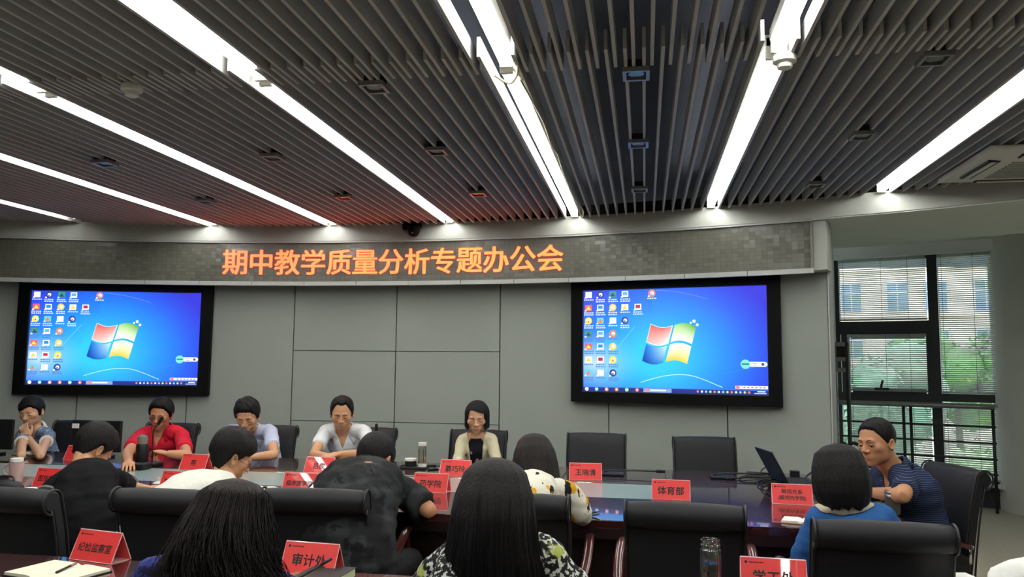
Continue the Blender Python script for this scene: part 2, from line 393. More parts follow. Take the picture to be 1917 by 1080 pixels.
# ------------------------------------------------------------------ LED sign
mLED = mat('led module face', lin(96, 96, 88), .3)
nt = mLED.node_tree; N = nt.nodes; L = nt.links; b = N['Principled BSDF']
uv = N.new('ShaderNodeUVMap'); br = N.new('ShaderNodeTexBrick'); br.offset = 0; br.squash = 1
for k_, v_ in (('Scale', 1), ('Mortar Size', .0018), ('Brick Width', .048), ('Row Height', .034), ('Bias', 0)): br.inputs[k_].default_value = v_
br.inputs['Color1'].default_value = (.105, .105, .085, 1); br.inputs['Color2'].default_value = (.125, .125, .1, 1); br.inputs['Mortar'].default_value = (.082, .082, .07, 1)
L.new(uv.outputs[0], br.inputs['Vector']); L.new(br.outputs['Color'], b.inputs['Base Color'])
sx = N.new('ShaderNodeVectorMath'); sx.operation = 'DIVIDE'; sx.inputs[1].default_value = (.048, .034, 1); L.new(uv.outputs[0], sx.inputs[0])
fl = N.new('ShaderNodeVectorMath'); fl.operation = 'FLOOR'; L.new(sx.outputs[0], fl.inputs[0])
wh = N.new('ShaderNodeTexWhiteNoise'); L.new(fl.outputs[0], wh.inputs['Vector'])
sb = N.new('ShaderNodeVectorMath'); sb.operation = 'SUBTRACT'; sb.inputs[1].default_value = (.5, .5, .5); L.new(wh.outputs['Color'], sb.inputs[0])
sc_ = N.new('ShaderNodeVectorMath'); sc_.operation = 'SCALE'; sc_.inputs['Scale'].default_value = .13; L.new(sb.outputs[0], sc_.inputs[0])
ge = N.new('ShaderNodeNewGeometry'); ad = N.new('ShaderNodeVectorMath'); L.new(ge.outputs['Normal'], ad.inputs[0]); L.new(sc_.outputs[0], ad.inputs[1])
no = N.new('ShaderNodeVectorMath'); no.operation = 'NORMALIZE'; L.new(ad.outputs[0], no.inputs[0]); L.new(no.outputs[0], b.inputs['Normal'])
RL = 10.485
LEDO = np.array(pol(RL, -6.5, 2.29))
sign = thing('led_sign', 'long curved LED sign with glowing orange red characters above the panels', 'sign', tuple(LEDO))
A0S, A1S = -34.4, 21.0
n = 90; mb = MB(); uvs = []
for i in range(n + 1):
    a = A0S + (A1S - A0S) * i / n
    mb.v += [tuple(np.array(pol(RL, a, 2.292)) - LEDO), tuple(np.array(pol(RL, a, 2.668)) - LEDO)]
mb.f = [(2 * i, 2 * i + 2, 2 * i + 3, 2 * i + 1) for i in range(n)]
ob = mb.build('display_face', mLED, sign, fix=False); me = ob.data
ul = me.uv_layers.new(name='UVMap')
for p in me.polygons:
    for li in p.loop_indices:
        vi = me.loops[li].vertex_index; a = A0S + (A1S - A0S) * (vi // 2) / n; ul.data[li].uv = (math.radians(a) * RL, 2.292 + .376 * (vi % 2))
me.flip_normals() if me.polygons[0].normal.y > 0 else None
def sg(name, m, *a_): 
    q = MB().arcbox(*a_); q.v = [tuple(np.array(v) - LEDO) for v in q.v]; return q.build(name, m, sign)
sg('back_box', mBLACK, RL + .002, 10.499, A0S, A1S, 2.29, 2.67)
mBRONZE = mat('bronze sign edge', lin(120, 116, 104), .4, metal=.4, noise=.06)
sg('frame', mTRIM, RL - .02, 10.499, A0S, A1S + .1, 2.668, 2.684); sg('frame', mBRONZE, RL - .02, 10.499, A1S, A1S + .1, 2.285, 2.668)
STEP = math.degrees(.522 / 10.49); a = A1S + .1
while a > A0S:
    sg('trim_piece', mTRIM, RL - .022, 10.499, max(A0S, a - STEP + .035), a, 2.248, 2.288); a -= STEP
mGLOW = mat('glowing led characters', lin(255, 120, 70), .5, emit=(1, .15, .035), estr=3.4)
ntg = mGLOW.node_tree; tcg = ntg.nodes.new('ShaderNodeTexCoord'); spg = ntg.nodes.new('ShaderNodeSeparateXYZ'); mpg = ntg.nodes.new('ShaderNodeMapRange'); mxg = ntg.nodes.new('ShaderNodeMix'); mxg.data_type = 'RGBA'
ntg.links.new(tcg.outputs['Object'], spg.inputs[0]); ntg.links.new(spg.outputs['X'], mpg.inputs[0]); mpg.inputs[1].default_value = -1.2; mpg.inputs[2].default_value = 2.4
mxg.inputs[6].default_value = (1, .06, .026, 1); mxg.inputs[7].default_value = (1, .10, .02, 1)
ntg.links.new(mpg.outputs[0], mxg.inputs[0]); ntg.links.new(mxg.outputs[2], ntg.nodes['Principled BSDF'].inputs['Emission Color'])

def text_mesh(txt, size, off=0.0, ext=0.0):
    cu = D.curves.new('lettering', 'FONT'); cu.body = txt; cu.size = size; cu.align_x = 'CENTER'; cu.align_y = 'CENTER'; cu.offset = off; cu.extrude = ext; cu.resolution_u = 3
    to = D.objects.new('lettering', cu); COL.objects.link(to)
    dg = bpy.context.evaluated_depsgraph_get(); me_ = D.meshes.new_from_object(to.evaluated_get(dg))
    D.objects.remove(to); D.curves.remove(cu)
    me_.materials.clear(); return me_
TXT = '期中教学质量分析专题办公会'
ac0 = math.degrees(math.asin((-4.10 + .13 - CX) / RL)); ac1 = math.degrees(math.asin((-.72 - .13 - CX) / RL))
LET = MB()
for i, ch in enumerate(TXT):
    me_ = text_mesh(ch, .262, 0, .004)
    vs = np.array([v.co[:] for v in me_.vertices]); cx_ = (vs[:, 0].min() + vs[:, 0].max()) / 2; cz_ = (vs[:, 1].min() + vs[:, 1].max()) / 2
    a = ac0 + (ac1 - ac0) * i / 12
    for bx, by in ((0, 0), (.0045, .001), (-.0045, -.001), (0, .004)):
     out = [tuple(np.array(pol(RL - .006 + v[2] + bx * .02, a + math.degrees((v[0] - cx_ + bx) / RL), 2.477 + (v[1] - cz_ + by))) - LEDO) for v in vs]
     LET.add(out, [tuple(p.vertices) for p in me_.polygons])
    D.meshes.remove(me_)
LET.build('lettering', mGLOW, sign, fix=False)

# ------------------------------------------------------------------ wall screens
mSCR = D.materials.new('desktop picture'); mSCR.use_nodes = True
N = mSCR.node_tree.nodes; L = mSCR.node_tree.links; b = N['Principled BSDF']; b.inputs['Base Color'].default_value = (.01, .01, .012, 1); b.inputs['Roughness'].default_value = .25
vc = N.new('ShaderNodeVertexColor'); vc.layer_name = 'Col'; L.new(vc.outputs[0], b.inputs['Emission Color']); b.inputs['Emission Strength'].default_value = 1.1
SW, SH = 1.615, .915
class PIC:
    def __init__(s): s.v = []; s.f = []; s.c = []
    def poly(s, pts, col, k):               # pts in 0..1 picture units (y down), col sRGB, k layer
        n0 = len(s.v)
        cols = col if hasattr(col[0], '__len__') else [col] * len(pts)
        s.v += [((x - .5) * SW, -.0004 * k, (.5 - y) * SH) for x, y in pts]; s.c += [lin(*c) for c in cols]; s.f.append(tuple(range(n0, n0 + len(pts))))
    def disc(s, x, y, r, col, k, n=10): s.poly([(x + r * math.cos(2 * math.pi * i / n), y + r * SW / SH * math.sin(2 * math.pi * i / n)) for i in range(n)], col, k)
    def rect(s, x0, y0, x1, y1, col, k): s.poly([(x0, y0), (x1, y0), (x1, y1), (x0, y1)], col, k)
    def curve(s, pts, w, col, k):
        for (x0, y0), (x1, y1) in zip(pts[:-1], pts[1:]): s.poly([(x0, y0 - w / 2), (x1, y1 - w / 2), (x1, y1 + w / 2), (x0, y0 + w / 2)], col, k)
pic = PIC(); nx, ny = 64, 36
def bgcol(x, y):
    e = math.hypot((x - .42) * 1.25, (y - .66) * .95); t = max(0, 1 - e / .86)
    deep = np.array([44, 44, 205.]); mid = np.array([35, 125, 235.]); cy = np.array([50, 190, 252.])
    c = deep + (mid - deep) * min(1, t / .42) + (cy - mid) * min(1, max(0, (t - .42) / .42))
    e2 = math.hypot((x - .06) * 1.5, (y - .72) * 1.25); t2 = max(0, 1 - e2 / .42) ** 1.2
    c = c * (1 - t2 * .85) + np.array([205, 228, 252.]) * t2 * .85
    if y < .25 and x < .4: c = c * .92 + np.array([52, 50, 200.]) * .08
    return tuple(c)
g0 = len(pic.v)
for j in range(ny + 1):
    for i in range(nx + 1):
        x, y = i / nx, j / ny; pic.v.append(((x - .5) * SW, 0, (.5 - y) * SH)); pic.c.append(lin(*bgcol(x, y)))
for j in range(ny):
    for i in range(nx):
        q = j * (nx + 1) + i; pic.f.append((q, q + 1, q + nx + 2, q + nx + 1))
# light sweeps of the wallpaper
pic.curve([(.33 + .5 * t, .905 - .08 * math.sin(math.pi * min(1, t * 1.15)) + max(0, t - .55) * .1) for t in np.linspace(0, .88, 16)], .007, (170, 225, 255), 1)
pic.curve([(.55 + .38 * t, .9 - .15 * t) for t in np.linspace(0, 1, 6)], .003, (70, 140, 250), 1)
pic.curve([(.42 + .28 * t, .015 + .08 * t * t + .02 * t) for t in np.linspace(0, 1, 8)], .004, (120, 140, 240), 1)
pic.curve([(.16 + .14 * t, .66 - .3 * t) for t in np.linspace(0, 1, 6)], .006, (130, 200, 250), 1)
# the four-pane waving flag
def pane(u0, u1, v0, v1, cols, k=3, n=7):
    def P(u, v):                           # u,v in -1..1 of the flag; slanted sides and a double wave
        x = .497 + .128 * u - .027 * (v + .35); y = .535 + .185 * v + .030 * math.sin(u * math.pi) * -1 + .018 * u
        return (x, y)
    top = [P(u0 + (u1 - u0) * i / n, v0) for i in range(n + 1)]; bot = [P(u0 + (u1 - u0) * i / n, v1) for i in range(n + 1)]
    for i in range(n):
        def cc(fu, fv): return tuple(np.array(cols[0]) * (1 - fu) * (1 - fv) + np.array(cols[1]) * fu * (1 - fv) + np.array(cols[2]) * fu * fv + np.array(cols[3]) * (1 - fu) * fv)
        pic.poly([top[i], top[i + 1], bot[i + 1], bot[i]], [cc(i / n, 0), cc((i + 1) / n, 0), cc((i + 1) / n, 1), cc(i / n, 1)], k)
pane(-.98, -.02, -.98, -.02, [(215, 230, 245)] * 4, 2); 
pane(-.96, -.06, -.95, -.06, [(215, 90, 80), (235, 130, 120), (255, 240, 235), (240, 170, 165)])
pane(.06, .96, -.95, -.06, [(170, 215, 120), (70, 165, 40), (240, 250, 225), (250, 255, 245)])
pane(-.96, -.06, .06, .95, [(30, 120, 215), (200, 235, 255), (20, 140, 215), (15, 55, 160)])
pane(.06, .96, .06, .95, [(255, 255, 245), (255, 250, 225), (250, 205, 60), (250, 190, 30)])
for dx, dy, r in ((.128, -.215, .009), (.145, -.18, .008), (.11, -.2, .006)): pic.disc(.497 + dx, .535 + dy, r, (225, 245, 215), 3)
# desktop icons: plain coloured badges with small caption bars
ICX = [.012, .082, .155, .225, .298, .378]; ICY = [.055, .185, .315, .445, .57, .70, .83]
rr_ = random.Random(3)
pal = [(235, 235, 250), (235, 90, 110), (230, 225, 60), (90, 170, 235), (240, 240, 245), (60, 60, 150), (40, 140, 200), (90, 200, 220), (235, 120, 90), (200, 40, 70), (60, 150, 110), (240, 200, 90)]
grid = [(0, 0), (1, 0), (2, 0), (3, 0), (5, 0), (0, 1), (1, 1), (2, 1), (3, 1), (4, 1), (0, 2), (1, 2), (2, 2), (3, 2), (0, 3), (1, 3), (2, 3), (0, 4), (1, 4), (2, 4), (0, 5), (1, 5), (2, 5), (0, 6), (1, 6), (2, 6)]
for q, (i, j) in enumerate(grid):
    x, y = ICX[i] + .018, ICY[j] - .012; c1, c2 = pal[(q * 5) % 12], pal[(q * 7 + 3) % 12]
    if q % 3 == 0: pic.rect(x - .018, y - .03, x + .02, y + .03, (240, 240, 250), 2); pic.rect(x - .012, y - .02, x + .014, y + .012, c1, 3)
    elif q % 3 == 1: pic.disc(x, y, .021, c1, 2); pic.disc(x + .002, y, .011, (245, 245, 250), 3); pic.disc(x, y + .008, .006, c2, 4)
    else: pic.rect(x - .02, y - .03, x + .02, y + .03, c1, 2); pic.poly([(x - .016, y + .02), (x, y - .02), (x + .016, y + .02)], c2, 3)
    pic.rect(x - .022, y + .022, x - .012, y + .036, (245, 245, 250), 5)
    for ln in range(1 if q % 4 == 0 else 2):
        xx = x - .026
        while xx < x + .026: w_ = rr_.uniform(.006, .013); pic.rect(xx, y + .044 + ln * .02, min(xx + w_, x + .03), y + .056 + ln * .02, (200, 212, 245) if j < 3 else (90, 120, 190), 2); xx += w_ + .003
# task bar, tray and the two floating tool bars
pic.rect(0, .955, 1, 1, (28, 50, 130), 2); pic.rect(0, .955, 1, .962, (70, 110, 200), 3)
for i, c in enumerate([(230, 240, 250), (120, 190, 240), (235, 150, 140), (240, 130, 60), (130, 220, 130), (235, 90, 90)]): pic.disc(.02 + i * .058, .978, .011, c, 3); pic.disc(.02 + i * .058, .978, .005, (245, 245, 250), 4)
pic.rect(.345, .958, .5, .998, (120, 160, 225), 3); pic.disc(.365, .978, .011, (235, 130, 130), 4); pic.rect(.382, .972, .47, .984, (235, 240, 250), 4)
for i in range(13): pic.disc(.64 + i * .022, .98, .0065, [(235, 120, 110), (210, 220, 245), (150, 190, 240), (190, 220, 120)][i % 4], 3, 7)
pic.rect(.945, .966, .985, .975, (230, 235, 250), 3); pic.rect(.93, .983, .99, .991, (200, 210, 240), 3)
pic.rect(.835, .92, .998, .948, (240, 236, 246), 3); pic.disc(.847, .934, .010, (240, 120, 130), 4)
for i in range(6): pic.rect(.875 + i * .02, .93, .886 + i * .02, .939, (90, 100, 150), 4)
pic.rect(.88, .70, .985, .745, (242, 242, 246), 3); pic.disc(.985, .7225, .0127, (242, 242, 246), 3); pic.disc(.888, .7225, .0245, (120, 215, 205), 4, 16); pic.rect(.87, .715, .906, .728, (40, 120, 110), 5)
pic.rect(.925, .712, .945, .718, (150, 150, 170), 4); pic.rect(.925, .728, .945, .734, (150, 150, 170), 4); pic.disc(.975, .7225, .008, (70, 70, 150), 4)
me = D.meshes.new('screen'); me.from_pydata(pic.v, [], pic.f); me.update()
ca = me.color_attributes.new('Col', 'FLOAT_COLOR', 'POINT'); ca.data.foreach_set('color', np.hstack([np.array(pic.c), np.ones((len(pic.c), 1))]).ravel()); me.materials.append(mSCR)
mSEDGE = mat('thin grey screen edge', lin(60, 62, 70), .4, noise=.05)
def tv(ac, label):
    c = pol(10.64, ac, 1.725); t = thing('wall_screen', label, 'screen', c, -math.radians(ac), 'black framed wall screens showing a blue desktop')
    W_, H_ = 1.835, 1.11
    for q in (-1, 1):
        MB().box((q * (W_ / 2 - .052), 0, 0), (.104, .11, H_)).build('bezel_side', mBLACK, t)
        MB().box((0, 0, q * (H_ / 2 - .045)), (W_ - .208, .11, .09)).build('bezel_bar', mBLACK, t)
        MB().box((q * (SW / 2 + .005), -.03, 0), (.007, .02, SH + .02)).build('screen_edge', mSEDGE, t)
        MB().box((0, -.03, q * (SH / 2 + .005)), (SW + .004, .02, .007)).build('screen_edge', mSEDGE, t)
    MB().box((0, .02, 0), (W_ - .2, .06, H_ - .17)).build('back_panel', mBLACK, t)
    so = link('screen', me, None, t); so.location = (0, -.022, 0)
tv(-14.8, 'large framed wall screen with a blue desktop behind the person in denim')
tv(14.55, 'large framed wall screen with a blue desktop above the empty chairs')

# ------------------------------------------------------------------ ceiling fittings
mLENS = mat('downlight lens', lin(120, 122, 126), .2, noise=.1); mDARKIN = mat('dark recess', lin(30, 30, 32), .6, noise=.1)
dl = None; col_n = {-3.56: 'fourth column', -2.36: 'third column', -1.27: 'second column', -.03: 'centre column', 1.23: 'right column'}
rows = {3.52: 'near row', 4.67: 'middle row', 5.91: 'row closest to the sign'}
pos_txt = {(-1.27, 3.52): 'at the slat break over the white shirted person', (-.03, 3.52): 'at the slat break, between the two brightest strips', (1.23, 3.52): 'at the slat break, between smoke detector and right strip',
 (-3.56, 4.67): 'faint, between the two leftmost long strips, near row', (-2.36, 4.67): 'in line with the round dome detector', (-1.27, 4.67): 'halfway along beside the strip with cables', (-.03, 4.67): 'middle of the three between the central strips', (1.23, 4.67): 'halfway to the sign, left of the right strip',
 (-3.56, 5.91): 'faint, between the two leftmost long strips, near the sign', (-2.36, 5.91): 'tinted red above the sign, left one', (-1.27, 5.91): 'tinted red above the sign, beside the dome camera', (-.03, 5.91): 'closest to the right wall screen, between central strips', (1.23, 5.91): 'closest to the right end of the sign'}
for (x, y), txt in pos_txt.items():
    if dl is None:
        dl = thing('downlight', '', 'downlight', (0, 0, 0)); f_ = MB()
        for q in (-1, 1): f_.box((q * .052, 0, 0), (.016, .13, .022)); f_.box((0, q * .057, 0), (.09, .016, .022))
        f_.build('frame', mMETAL, dl); MB().box((0, 0, .03), (.088, .098, .04)).build('recess', mDARKIN, dl)
        MB().lathe([(.036, 0), (.036, .012), (.02, .016)], (0, 0, -.002), 18).build('lamp', mLENS, dl, 40); cur = dl
    else: cur = dup(dl)
    cur.location = (x, y, CEIL - .012); cur['label'] = 'small square unlit downlight ' + txt; cur['group'] = 'square downlights in the slatted ceiling'
def detector(x, y, label):
    t = thing('smoke_detector', label, 'smoke detector', (x, y, CEIL - .012), 0)
    MB().lathe([(.002, .012), (.048, .012), (.051, 0), (.050, -.016), (.039, -.022), (.002, -.022)], (0, 0, 0), 24).build('base', mHOUSE, t, 40)
    MB().lathe([(.002, -.022), (.031, -.022), (.033, -.032), (.030, -.042), (.02, -.047), (.002, -.048)], (0, 0, 0), 24).build('dome', mHOUSE, t, 40)
detector(-2.44, 3.36, 'round off white smoke detector under the slats on the left side'); detector(.60, 3.43, 'round cream smoke detector touching the bright tube')
# ceiling cassette
t = thing('air_conditioner', 'white square ceiling cassette air conditioner with slatted inlet', 'air conditioner', (2.47, 5.44, CEIL - .035), 0)
f_ = MB(); S = .43; I = .24
for k in range(4):
    c_, s_ = math.cos(k * math.pi / 2), math.sin(k * math.pi / 2)
    q = [(-S, -S), (S, -S), (I, -I), (-I, -I)]
    f_.prism([(x * c_ - y * s_, x * s_ + y * c_, 0 if i < 2 else -.022) for i, (x, y) in enumerate(q)], (0, 0, .03))
f_.build('frame', mHOUSE, t)
for k in range(4):
    c_, s_ = math.cos(k * math.pi / 2), math.sin(k * math.pi / 2)
    MB().box((0 * c_ + .33 * s_, -.33 * c_, -.014), (.46, .07, .012), k * math.pi / 2).build('vent_slot', mDARKIN, t)
    MB().box((.33 * s_, -.33 * c_, -.022), (.44, .03, .006), k * math.pi / 2, rx=.0).build('louvre', mHOUSE, t)
MB().box((0, 0, -.01), (.48, .48, .02)).build('inlet_panel', mHOUSE, t)
for k in range(9): MB().box((0, -.2 + .05 * k, -.024), (.44, .012, .008)).build('inlet_slat', mTRIM, t)
# dome camera on the cornice
cc = pol(10.40, 1.42, 2.80)
t = thing('dome_camera', 'small black dome camera hanging from the cornice above the sign', 'camera', cc, -math.radians(1.4))
MB().box((0, .03, .02), (.16, .1, .05), ch=.01).build('bracket', mBLACK, t)
MB().box((-.055, 0, .0), (.07, .05, .06), ch=.008).build('arm', mBLACK, t)
MB().lathe([(.002, 0), (.055, 0), (.058, -.03), (.054, -.06), (.04, -.085), (.02, -.097), (.002, -.1)], (.02, -.01, 0), 24).build('dome', mBLACK, t, 40)
MB().lathe([(.002, 0), (.018, 0), (.018, -.02), (.002, -.02)], (.02, -.045, -.055), 14).build('lens', mat('camera lens', lin(60, 62, 70), .1, noise=.1), t, 40)
# loose cables beside the strip
cab = MB()
pts = [(-.60, 3.44, 2.86), (-.545, 3.47, 2.80), (-.56, 3.52, 2.815), (-.545, 3.8, 2.81), (-.535, 4.2, 2.815), (-.54, 4.6, 2.805), (-.52, 4.75, 2.79), (-.54, 5.3, 2.81), (-.535, 6.1, 2.80), (-.5, 6.5, 2.79), (-.54, 7.0, 2.82)]
def smooth_path(P, n=6):
    P = [np.array(p, float) for p in P]; out = []
    for i in range(len(P) - 1):
        a_, b_, c_, d_ = P[max(i - 1, 0)], P[i], P[i + 1], P[min(i + 2, len(P) - 1)]
        for k in range(n):
            u = k / n; out.append(.5 * ((2 * b_) + (-a_ + c_) * u + (2 * a_ - 5 * b_ + 4 * c_ - d_) * u * u + (-a_ + 3 * b_ - 3 * c_ + d_) * u ** 3))
    return out + [P[-1]]
tag(cab.tube(smooth_path(pts), .005, 6).build('power_cable', mWIRE, None, True), 'thin pale cable lying along the lit strip with loose ends', 'cable')
pts = [(-.66, 3.40, 2.80), (-.60, 3.43, 2.77), (-.56, 3.40, 2.79), (-.55, 3.36, 2.84)]
tag(MB().tube(smooth_path(pts), .006, 6).build('power_cable', mWIRE, None, True), 'short loop of pale cable hanging at the slat break', 'cable')
# ------------------------------------------------------------------ furniture
mLEATH = mat('black leather', lin(29, 29, 32), .52, spec=.32, noise=.08, nscale=30, bump=.06, bscale=260)
mLEATHF = mat('black leather seam', lin(28, 28, 30), .45, noise=.1)
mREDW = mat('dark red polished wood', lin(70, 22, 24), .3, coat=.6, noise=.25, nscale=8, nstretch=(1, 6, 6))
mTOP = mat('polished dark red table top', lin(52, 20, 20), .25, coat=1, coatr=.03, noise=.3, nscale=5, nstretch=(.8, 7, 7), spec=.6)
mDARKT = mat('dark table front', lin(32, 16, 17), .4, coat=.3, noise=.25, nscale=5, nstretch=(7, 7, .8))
mFROST = mat('frosted green grey glass', lin(150, 170, 162), .3, coat=.6, coatr=.08, noise=.03, nscale=4)

mTOP.node_tree.nodes['Principled BSDF'].inputs['Coat IOR'].default_value = 1.75
TBL_Y0, TBL_Y1, TBL_X1, TZ = 3.96, 5.95, 1.27, .75
def rounded_end(y0, y1, x0, x1, r, n=8):
    P = [(x0, y0), ]
    for k in range(n + 1): t = -math.pi / 2 + math.pi / 2 * k / n; P.append((x1 - r + r * math.cos(t), y0 + r + r * math.sin(t)))
    for k in range(n + 1): t = math.pi / 2 * k / n; P.append((x1 - r + r * math.cos(t), y1 - r + r * math.sin(t)))
    P.append((x0, y1)); return P
tbl = thing('conference_table', 'long polished dark red conference table with a frosted glass strip along its middle', 'table', (-3, 4.95, 0))
def loc(P, z, o): return [(x - o[0], y - o[1], z - o[2]) for x, y in P]
TO = (-3, 4.95, 0)
X0 = -6.75; SX1 = .14
# top in sections with hairline joints
secs = [X0, -5.05, -3.55, -2.05, -.55, .14]
for i in range(len(secs) - 1):
    a_, b_ = secs[i] + .0015, secs[i + 1] - .0015
    for y0, y1 in ((TBL_Y0, 4.632), (5.198, TBL_Y1)):
        MB().box(((a_ + b_) / 2 - TO[0], (y0 + y1) / 2 - TO[1], TZ - .02), (b_ - a_, y1 - y0, .04), ch=.004).build('top_section', mTOP, tbl)
    MB().box(((a_ + b_) / 2 - TO[0], 4.915 - TO[1], TZ - .012), (b_ - a_, .558, .02)).build('glass_panel', mFROST, tbl)
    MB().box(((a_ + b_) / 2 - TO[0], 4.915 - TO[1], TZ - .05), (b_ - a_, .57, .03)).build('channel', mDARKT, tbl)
P = rounded_end(TBL_Y0, TBL_Y1, SX1 + .0015, TBL_X1, .22)
MB().prism(loc(P, TZ - .04, TO), (0, 0, .04)).build('top_section', mTOP, tbl)
for y_, h_ in ((TBL_Y0 + .10, .66), (TBL_Y1 - .10, .66)):
    for i in range(len(secs)):
        a_ = secs[i] + .004; b_ = (secs[i + 1] if i < len(secs) - 1 else TBL_X1 - .12) - .004
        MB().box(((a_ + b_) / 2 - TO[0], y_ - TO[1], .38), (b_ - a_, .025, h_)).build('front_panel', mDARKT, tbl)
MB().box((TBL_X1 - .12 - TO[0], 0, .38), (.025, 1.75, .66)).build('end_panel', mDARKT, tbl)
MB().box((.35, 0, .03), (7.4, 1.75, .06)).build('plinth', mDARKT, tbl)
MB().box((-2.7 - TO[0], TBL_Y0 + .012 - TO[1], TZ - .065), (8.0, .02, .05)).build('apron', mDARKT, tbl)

# second, nearer row of tables
nt_ = thing('front_desk_row', 'long dark red desk row in the foreground carrying name cards and notebooks', 'table', (-.5, 2.55, 0)); NO = (-.5, 2.55, 0)
NX = [-4.4, -2.9, -1.4, .1, 1.6]
for i in range(4):
    a_, b_ = NX[i] + .002, NX[i + 1] - .002
    MB().box(((a_ + b_) / 2 - NO[0], 0, TZ - .02), (b_ - a_, .50, .04), ch=.005).build('top_section', mTOP, nt_)
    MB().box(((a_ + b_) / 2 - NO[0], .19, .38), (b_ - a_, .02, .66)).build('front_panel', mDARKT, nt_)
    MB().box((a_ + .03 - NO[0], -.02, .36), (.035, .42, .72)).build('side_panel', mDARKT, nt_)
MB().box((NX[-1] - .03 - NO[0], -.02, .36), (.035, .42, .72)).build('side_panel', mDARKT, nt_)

# chairs
def make_chair():
    t = thing('conference_chair', '', 'chair')
    MB().box((0, .02, .445), (.50, .50, .11), ch=.035).build('seat', mLEATH, t, 50)
    # padded back with a rolled top, side profile swept across the width
    prof = []
    cen = [(-.205, .36), (-.222, .50), (-.245, .65), (-.27, .78), (-.292, .86)]
    front = [(y + .032, z) for y, z in cen]; back = [(y - .034, z) for y, z in cen]
    rc, rr2 = (-.322, .893), .052
    roll = [(rc[0] + rr2 * math.cos(q), rc[1] + rr2 * math.sin(q)) for q in np.radians(np.linspace(25, 270, 12))]
    prof = front + roll + back[::-1]
    W_ = .478; rings = []
    for x, ins in ((-W_ / 2, .014), (-W_ / 2 + .012, .003), (-W_ / 2 + .04, 0), (-.12, -.004), (.12, -.004), (W_ / 2 - .04, 0), (W_ / 2 - .012, .003), (W_ / 2, .014)):
        c = np.mean(prof, 0); rg = []
        for k, (y, z) in enumerate(prof):
            d = np.array(prof[(k + 1) % len(prof)]) - np.array(prof[k - 1]); nrm = np.array([d[1], -d[0]]); nrm /= np.linalg.norm(nrm) + 1e-9
            q = np.array([y, z]) + nrm * -ins * (1 if True else 1); 
            taper = 1 - .05 * max(0, (.55 - z) / .3)
            rg.append((x * taper, q[0], q[1]))
        rings.append(rg)
    MB().loft(rings).build('backrest', mLEATH, t, 40)
    for sx_ in (-1, 1):
        pts = [(sx_ * (W_ / 2 - .001), y, z) for y, z in back + [roll[-1]] + roll[::-1][1:] + front[::-1][:-1]]
        MB().tube(smooth_path(pts, 2), .0055, 6).build('piping', mLEATHF, t, True)
        arm = [(sx_ * .265, -.20, .545), (sx_ * .285, -.13, .565), (sx_ * .295, 0, .615), (sx_ * .295, .14, .665), (sx_ * .292, .22, .672)]
        MB().tube(smooth_path(arm, 4), [(.024, .014)] * 17, 10).build('armrest', mREDW, t, True)
        MB().tube(smooth_path([(sx_ * .29, .2, .66), (sx_ * .292, .22, .56), (sx_ * .27, .2, .42)], 4), .014, 8).build('arm_support', mREDW, t, True)
        br_ = MB(); br_.tube([(sx_ * .235, -.21, .54), (sx_ * .285, -.185, .545)], .012, 8); br_.tube([(sx_ * .275, -.19, .46), (sx_ * .275, -.19, .56)], .009, 8); br_.build('bracket', mCHROME, t, True)
        for sy_ in (-1, 1):
            MB().tube([(sx_ * .215, .02 + sy_ * .2, .40), (sx_ * .235, .02 + sy_ * .235, 0)], [.026, .018], 10).build('leg', mREDW, t, True)
    MB().box((0, .02, .375), (.44, .44, .04)).build('seat_frame', mREDW, t)
    return t
CH = [make_chair()]; used_first = [False]
def chair(x, y, rz, label, group=None):
    if not used_first[0]: c = CH[0]; used_first[0] = True; c.location = (x, y, 0); c.rotation_euler = (0, 0, math.radians(rz)); c['label'] = label
    else: c = dup(CH[0], (x, y, 0), math.radians(rz), label)
    if group: c['group'] = group
    elif 'group' in c: del c['group']
    return c
def aty0(px, py, Y):
    d = ray(px, py); return CAM + d * (Y / d[1])
def chair_at(px, py, dep, rz, label, group):           # px,py: middle of the top edge of the back as seen
    p = at(px, py, dep); a = math.radians(rz)
    ox, oy = 0, -.322; x = p[0] - (ox * math.cos(a) - oy * math.sin(a)); y = p[1] - (ox * math.sin(a) + oy * math.cos(a))
    return chair(x, y, rz, label, group)
gN, gF = 'leather chairs on the near side of the conference table', 'leather chairs on the far side of the conference table'
chair_at(14, 922, 3.45, -4, 'black leather chair back under the person in the black shirt, cut by the photo edge', gN)
chair_at(312, 922, 3.45, 0, 'black leather chair in front of the white T-shirt, partly behind curly hair', gN)
chair_at(590, 922, 3.50, 3, 'black leather chair back in front of the dark patterned shirt', gN)
chair_at(962, 942, 3.42, 0, 'black leather chair holding the person in the yellow flowered blouse', gN)
chair_at(1281, 940, 3.22, -3, 'empty black leather chair in front of the sports department card', gN)
chair_at(1652, 984, 2.87, -2, 'black leather chair holding the person in the blue dress', gN)
_p = aty0(1788, 873, 5.0); chair(_p[0] - .322 * .961, _p[1] - .322 * .276, 106, 'black leather chair turned sideways behind the person in the navy polo')
def chair_y(px, py, Y, rz, label):
    d = ray(px, py); p = CAM + d * (Y / d[1]); a = math.radians(rz)
    return chair(p[0] + (-.322) * math.sin(a), Y + .322 * math.cos(a), rz, label, gF)
chair_y(150, 786, 6.66, 180, 'black leather chair between the person in denim and the monitor with a label')
chair_y(324, 798, 6.66, 182, 'black leather chair behind the person in the red polo')
chair_y(508, 800, 6.66, 180, 'black leather chair behind the person in the pale blue shirt')
chair_y(692, 802, 6.66, 178, 'black leather chair behind the person with crossed arms')
chair_y(897, 801, 6.68, 180, 'black leather chair behind the person in the cream cardigan')
chair_y(1117, 808, 6.62, 179, 'empty black leather chair under the left edge of the right screen')
chair_y(1317, 815, 6.50, 184, 'empty black leather chair below the right screen, nearer the window')

